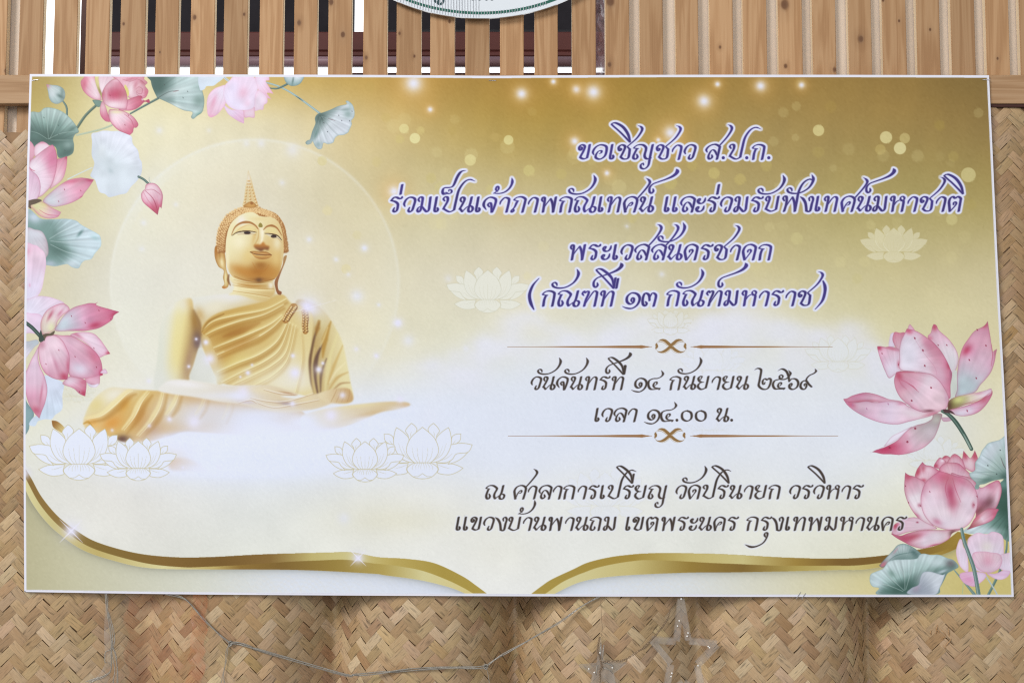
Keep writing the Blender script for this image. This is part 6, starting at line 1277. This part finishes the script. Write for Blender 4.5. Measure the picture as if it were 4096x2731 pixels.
tag(obj('cellophane', bm, clear('orange_fold', (214, 112, 66), .13, rough=.12, spec=.9), smooth=True), 'narrow orange fold of cellophane beside the drooping wire, jagged on its right', 'cellophane')
# star lamps
Z = 3.136
def star_outline(pts): return cw(2250, 2380, Z, pts)
st1 = thing('star_lamp', 'smaller clear plastic star seen edge on, wrapped with twisted wire', 'star lamp', W(2405, 2730, 0), 'clear star lamps below the sign')
S1 = star_outline([(478,520),(520,815),(800,838),(640,960),(680,1190),(500,1060),(330,1220),(375,985),(200,872),(425,850)])
bm = bmesh.new(); slab(bm, [(W(x, y, .0).x, W(x, y, .0).z) for x, y in S1], -.012, .006); obj('star_body', bm, CLEARP, st1)
bm = bmesh.new()
for (x0, y0, x1, y1) in ((505,835,640,880),(495,900,630,945),(480,590,470,800),(435,870,420,1000),(520,620,500,800)):
    a, b = cw(2250, 2380, Z, [(x0, y0), (x1, y1)]); tube(bm, [W(*a, -.0135), W(*b, -.0135)], .0016, 6)
obj('rib', bm, CLEARW, st1, smooth=True)
for (x, y) in ((400,965),(330,920),(470,720),(625,905)):
    bm = bmesh.new(); bmesh.ops.create_icosphere(bm, subdivisions=2, radius=.0022, matrix=Matrix.Translation(W(*cw(2250, 2380, Z, [(x, y)])[0], -.015))); obj('bulb', bm, BULB, st1, smooth=True)
st2 = thing('star_lamp', 'larger open clear plastic star outline just under the sign', 'star lamp', W(2720, 2731, 0), 'clear star lamps below the sign')
S2p = [(1490,40),(1585,575),(1950,612),(1695,880),(1770,1260),(1530,1100),(1290,1270),(1365,860),(1115,560),(1435,585)]
for k in range(len(S2p)):
    (x0, y0), (x1, y1) = S2p[k], S2p[(k+1) % len(S2p)]
    a, b = (W(*cw(2250, 2380, Z, [q])[0], -.002) for q in ((x0, y0), (x1, y1)))
    d = (b-a); L = d.length; d.normalize(); n_ = Vector((d.z, 0, -d.x)); h = .0075
    bm = bmesh.new()
    for e0, e1 in ((Vector(a)+d*.002, Vector(b)-d*.002),):
        v = [bm.verts.new(q) for q in (e0+n_*h, e1+n_*h, e1-n_*h, e0-n_*h)]; v2 = [bm.verts.new(q.co+Vector((0, .014, 0))) for q in v]
        bm.faces.new(v); bm.faces.new(v2[::-1])
        for i in range(4): bm.faces.new((v[i], v2[i], v2[(i+1) % 4], v[(i+1) % 4]))
    bmesh.ops.recalc_face_normals(bm, faces=bm.faces[:]); obj('star_bar', bm, CLEARP, st2)
for (x, y) in ((1465,318),(1443,385),(1575,470),(1565,510),(1828,640),(1845,655),(1372,975),(1362,1015),(1700,880),(1490,45)):
    bm = bmesh.new(); bmesh.ops.create_icosphere(bm, subdivisions=2, radius=.0021, matrix=Matrix.Translation(W(*cw(2250, 2380, Z, [(x, y)])[0], -.0045))); obj('bulb', bm, BULB, st2, smooth=True)
# twisted wire between the stars
tw = thing('twisted_wire', 'thin twisted copper wire looping between the two clear stars', 'wire', W(2500, 2600, -.01))
for pth in ([(1350,180),(1315,290),(1270,370),(1215,440),(1160,510),(1100,570),(1030,650),(950,700),(800,795),(700,820),(500,832)], [(468,520),(450,600),(438,690),(462,760),(485,850),(490,900),(466,960),(472,1040),(450,1180)]):
    q = spline(cw(2250, 2380, Z, pth), 16)
    bm = bmesh.new()
    for s_ in (0, math.pi):
        pts = []
        for i, (x, y) in enumerate(q):
            j = min(i+1, len(q)-1); k = max(i-1, 0); dx, dy = q[j][0]-q[k][0], q[j][1]-q[k][1]; L = math.hypot(dx, dy) or 1
            o_ = 3.0*math.sin(i*.75+s_); pts.append(W(x-dy/L*o_, y+dx/L*o_, -.017+.0018*math.cos(i*.75+s_)))
        tube(bm, pts, .0008, 5)
    obj('strand', bm, WIRE, tw, smooth=True)
bm = bmesh.new(); tube(bm, [W(x, y, -.004) for x, y in spline(cw(2250, 2380, Z, [(480,40),(484,180),(490,300),(500,420),(485,520)]), 6)], .0005, 5); obj('strand', bm, WIRE, tw)
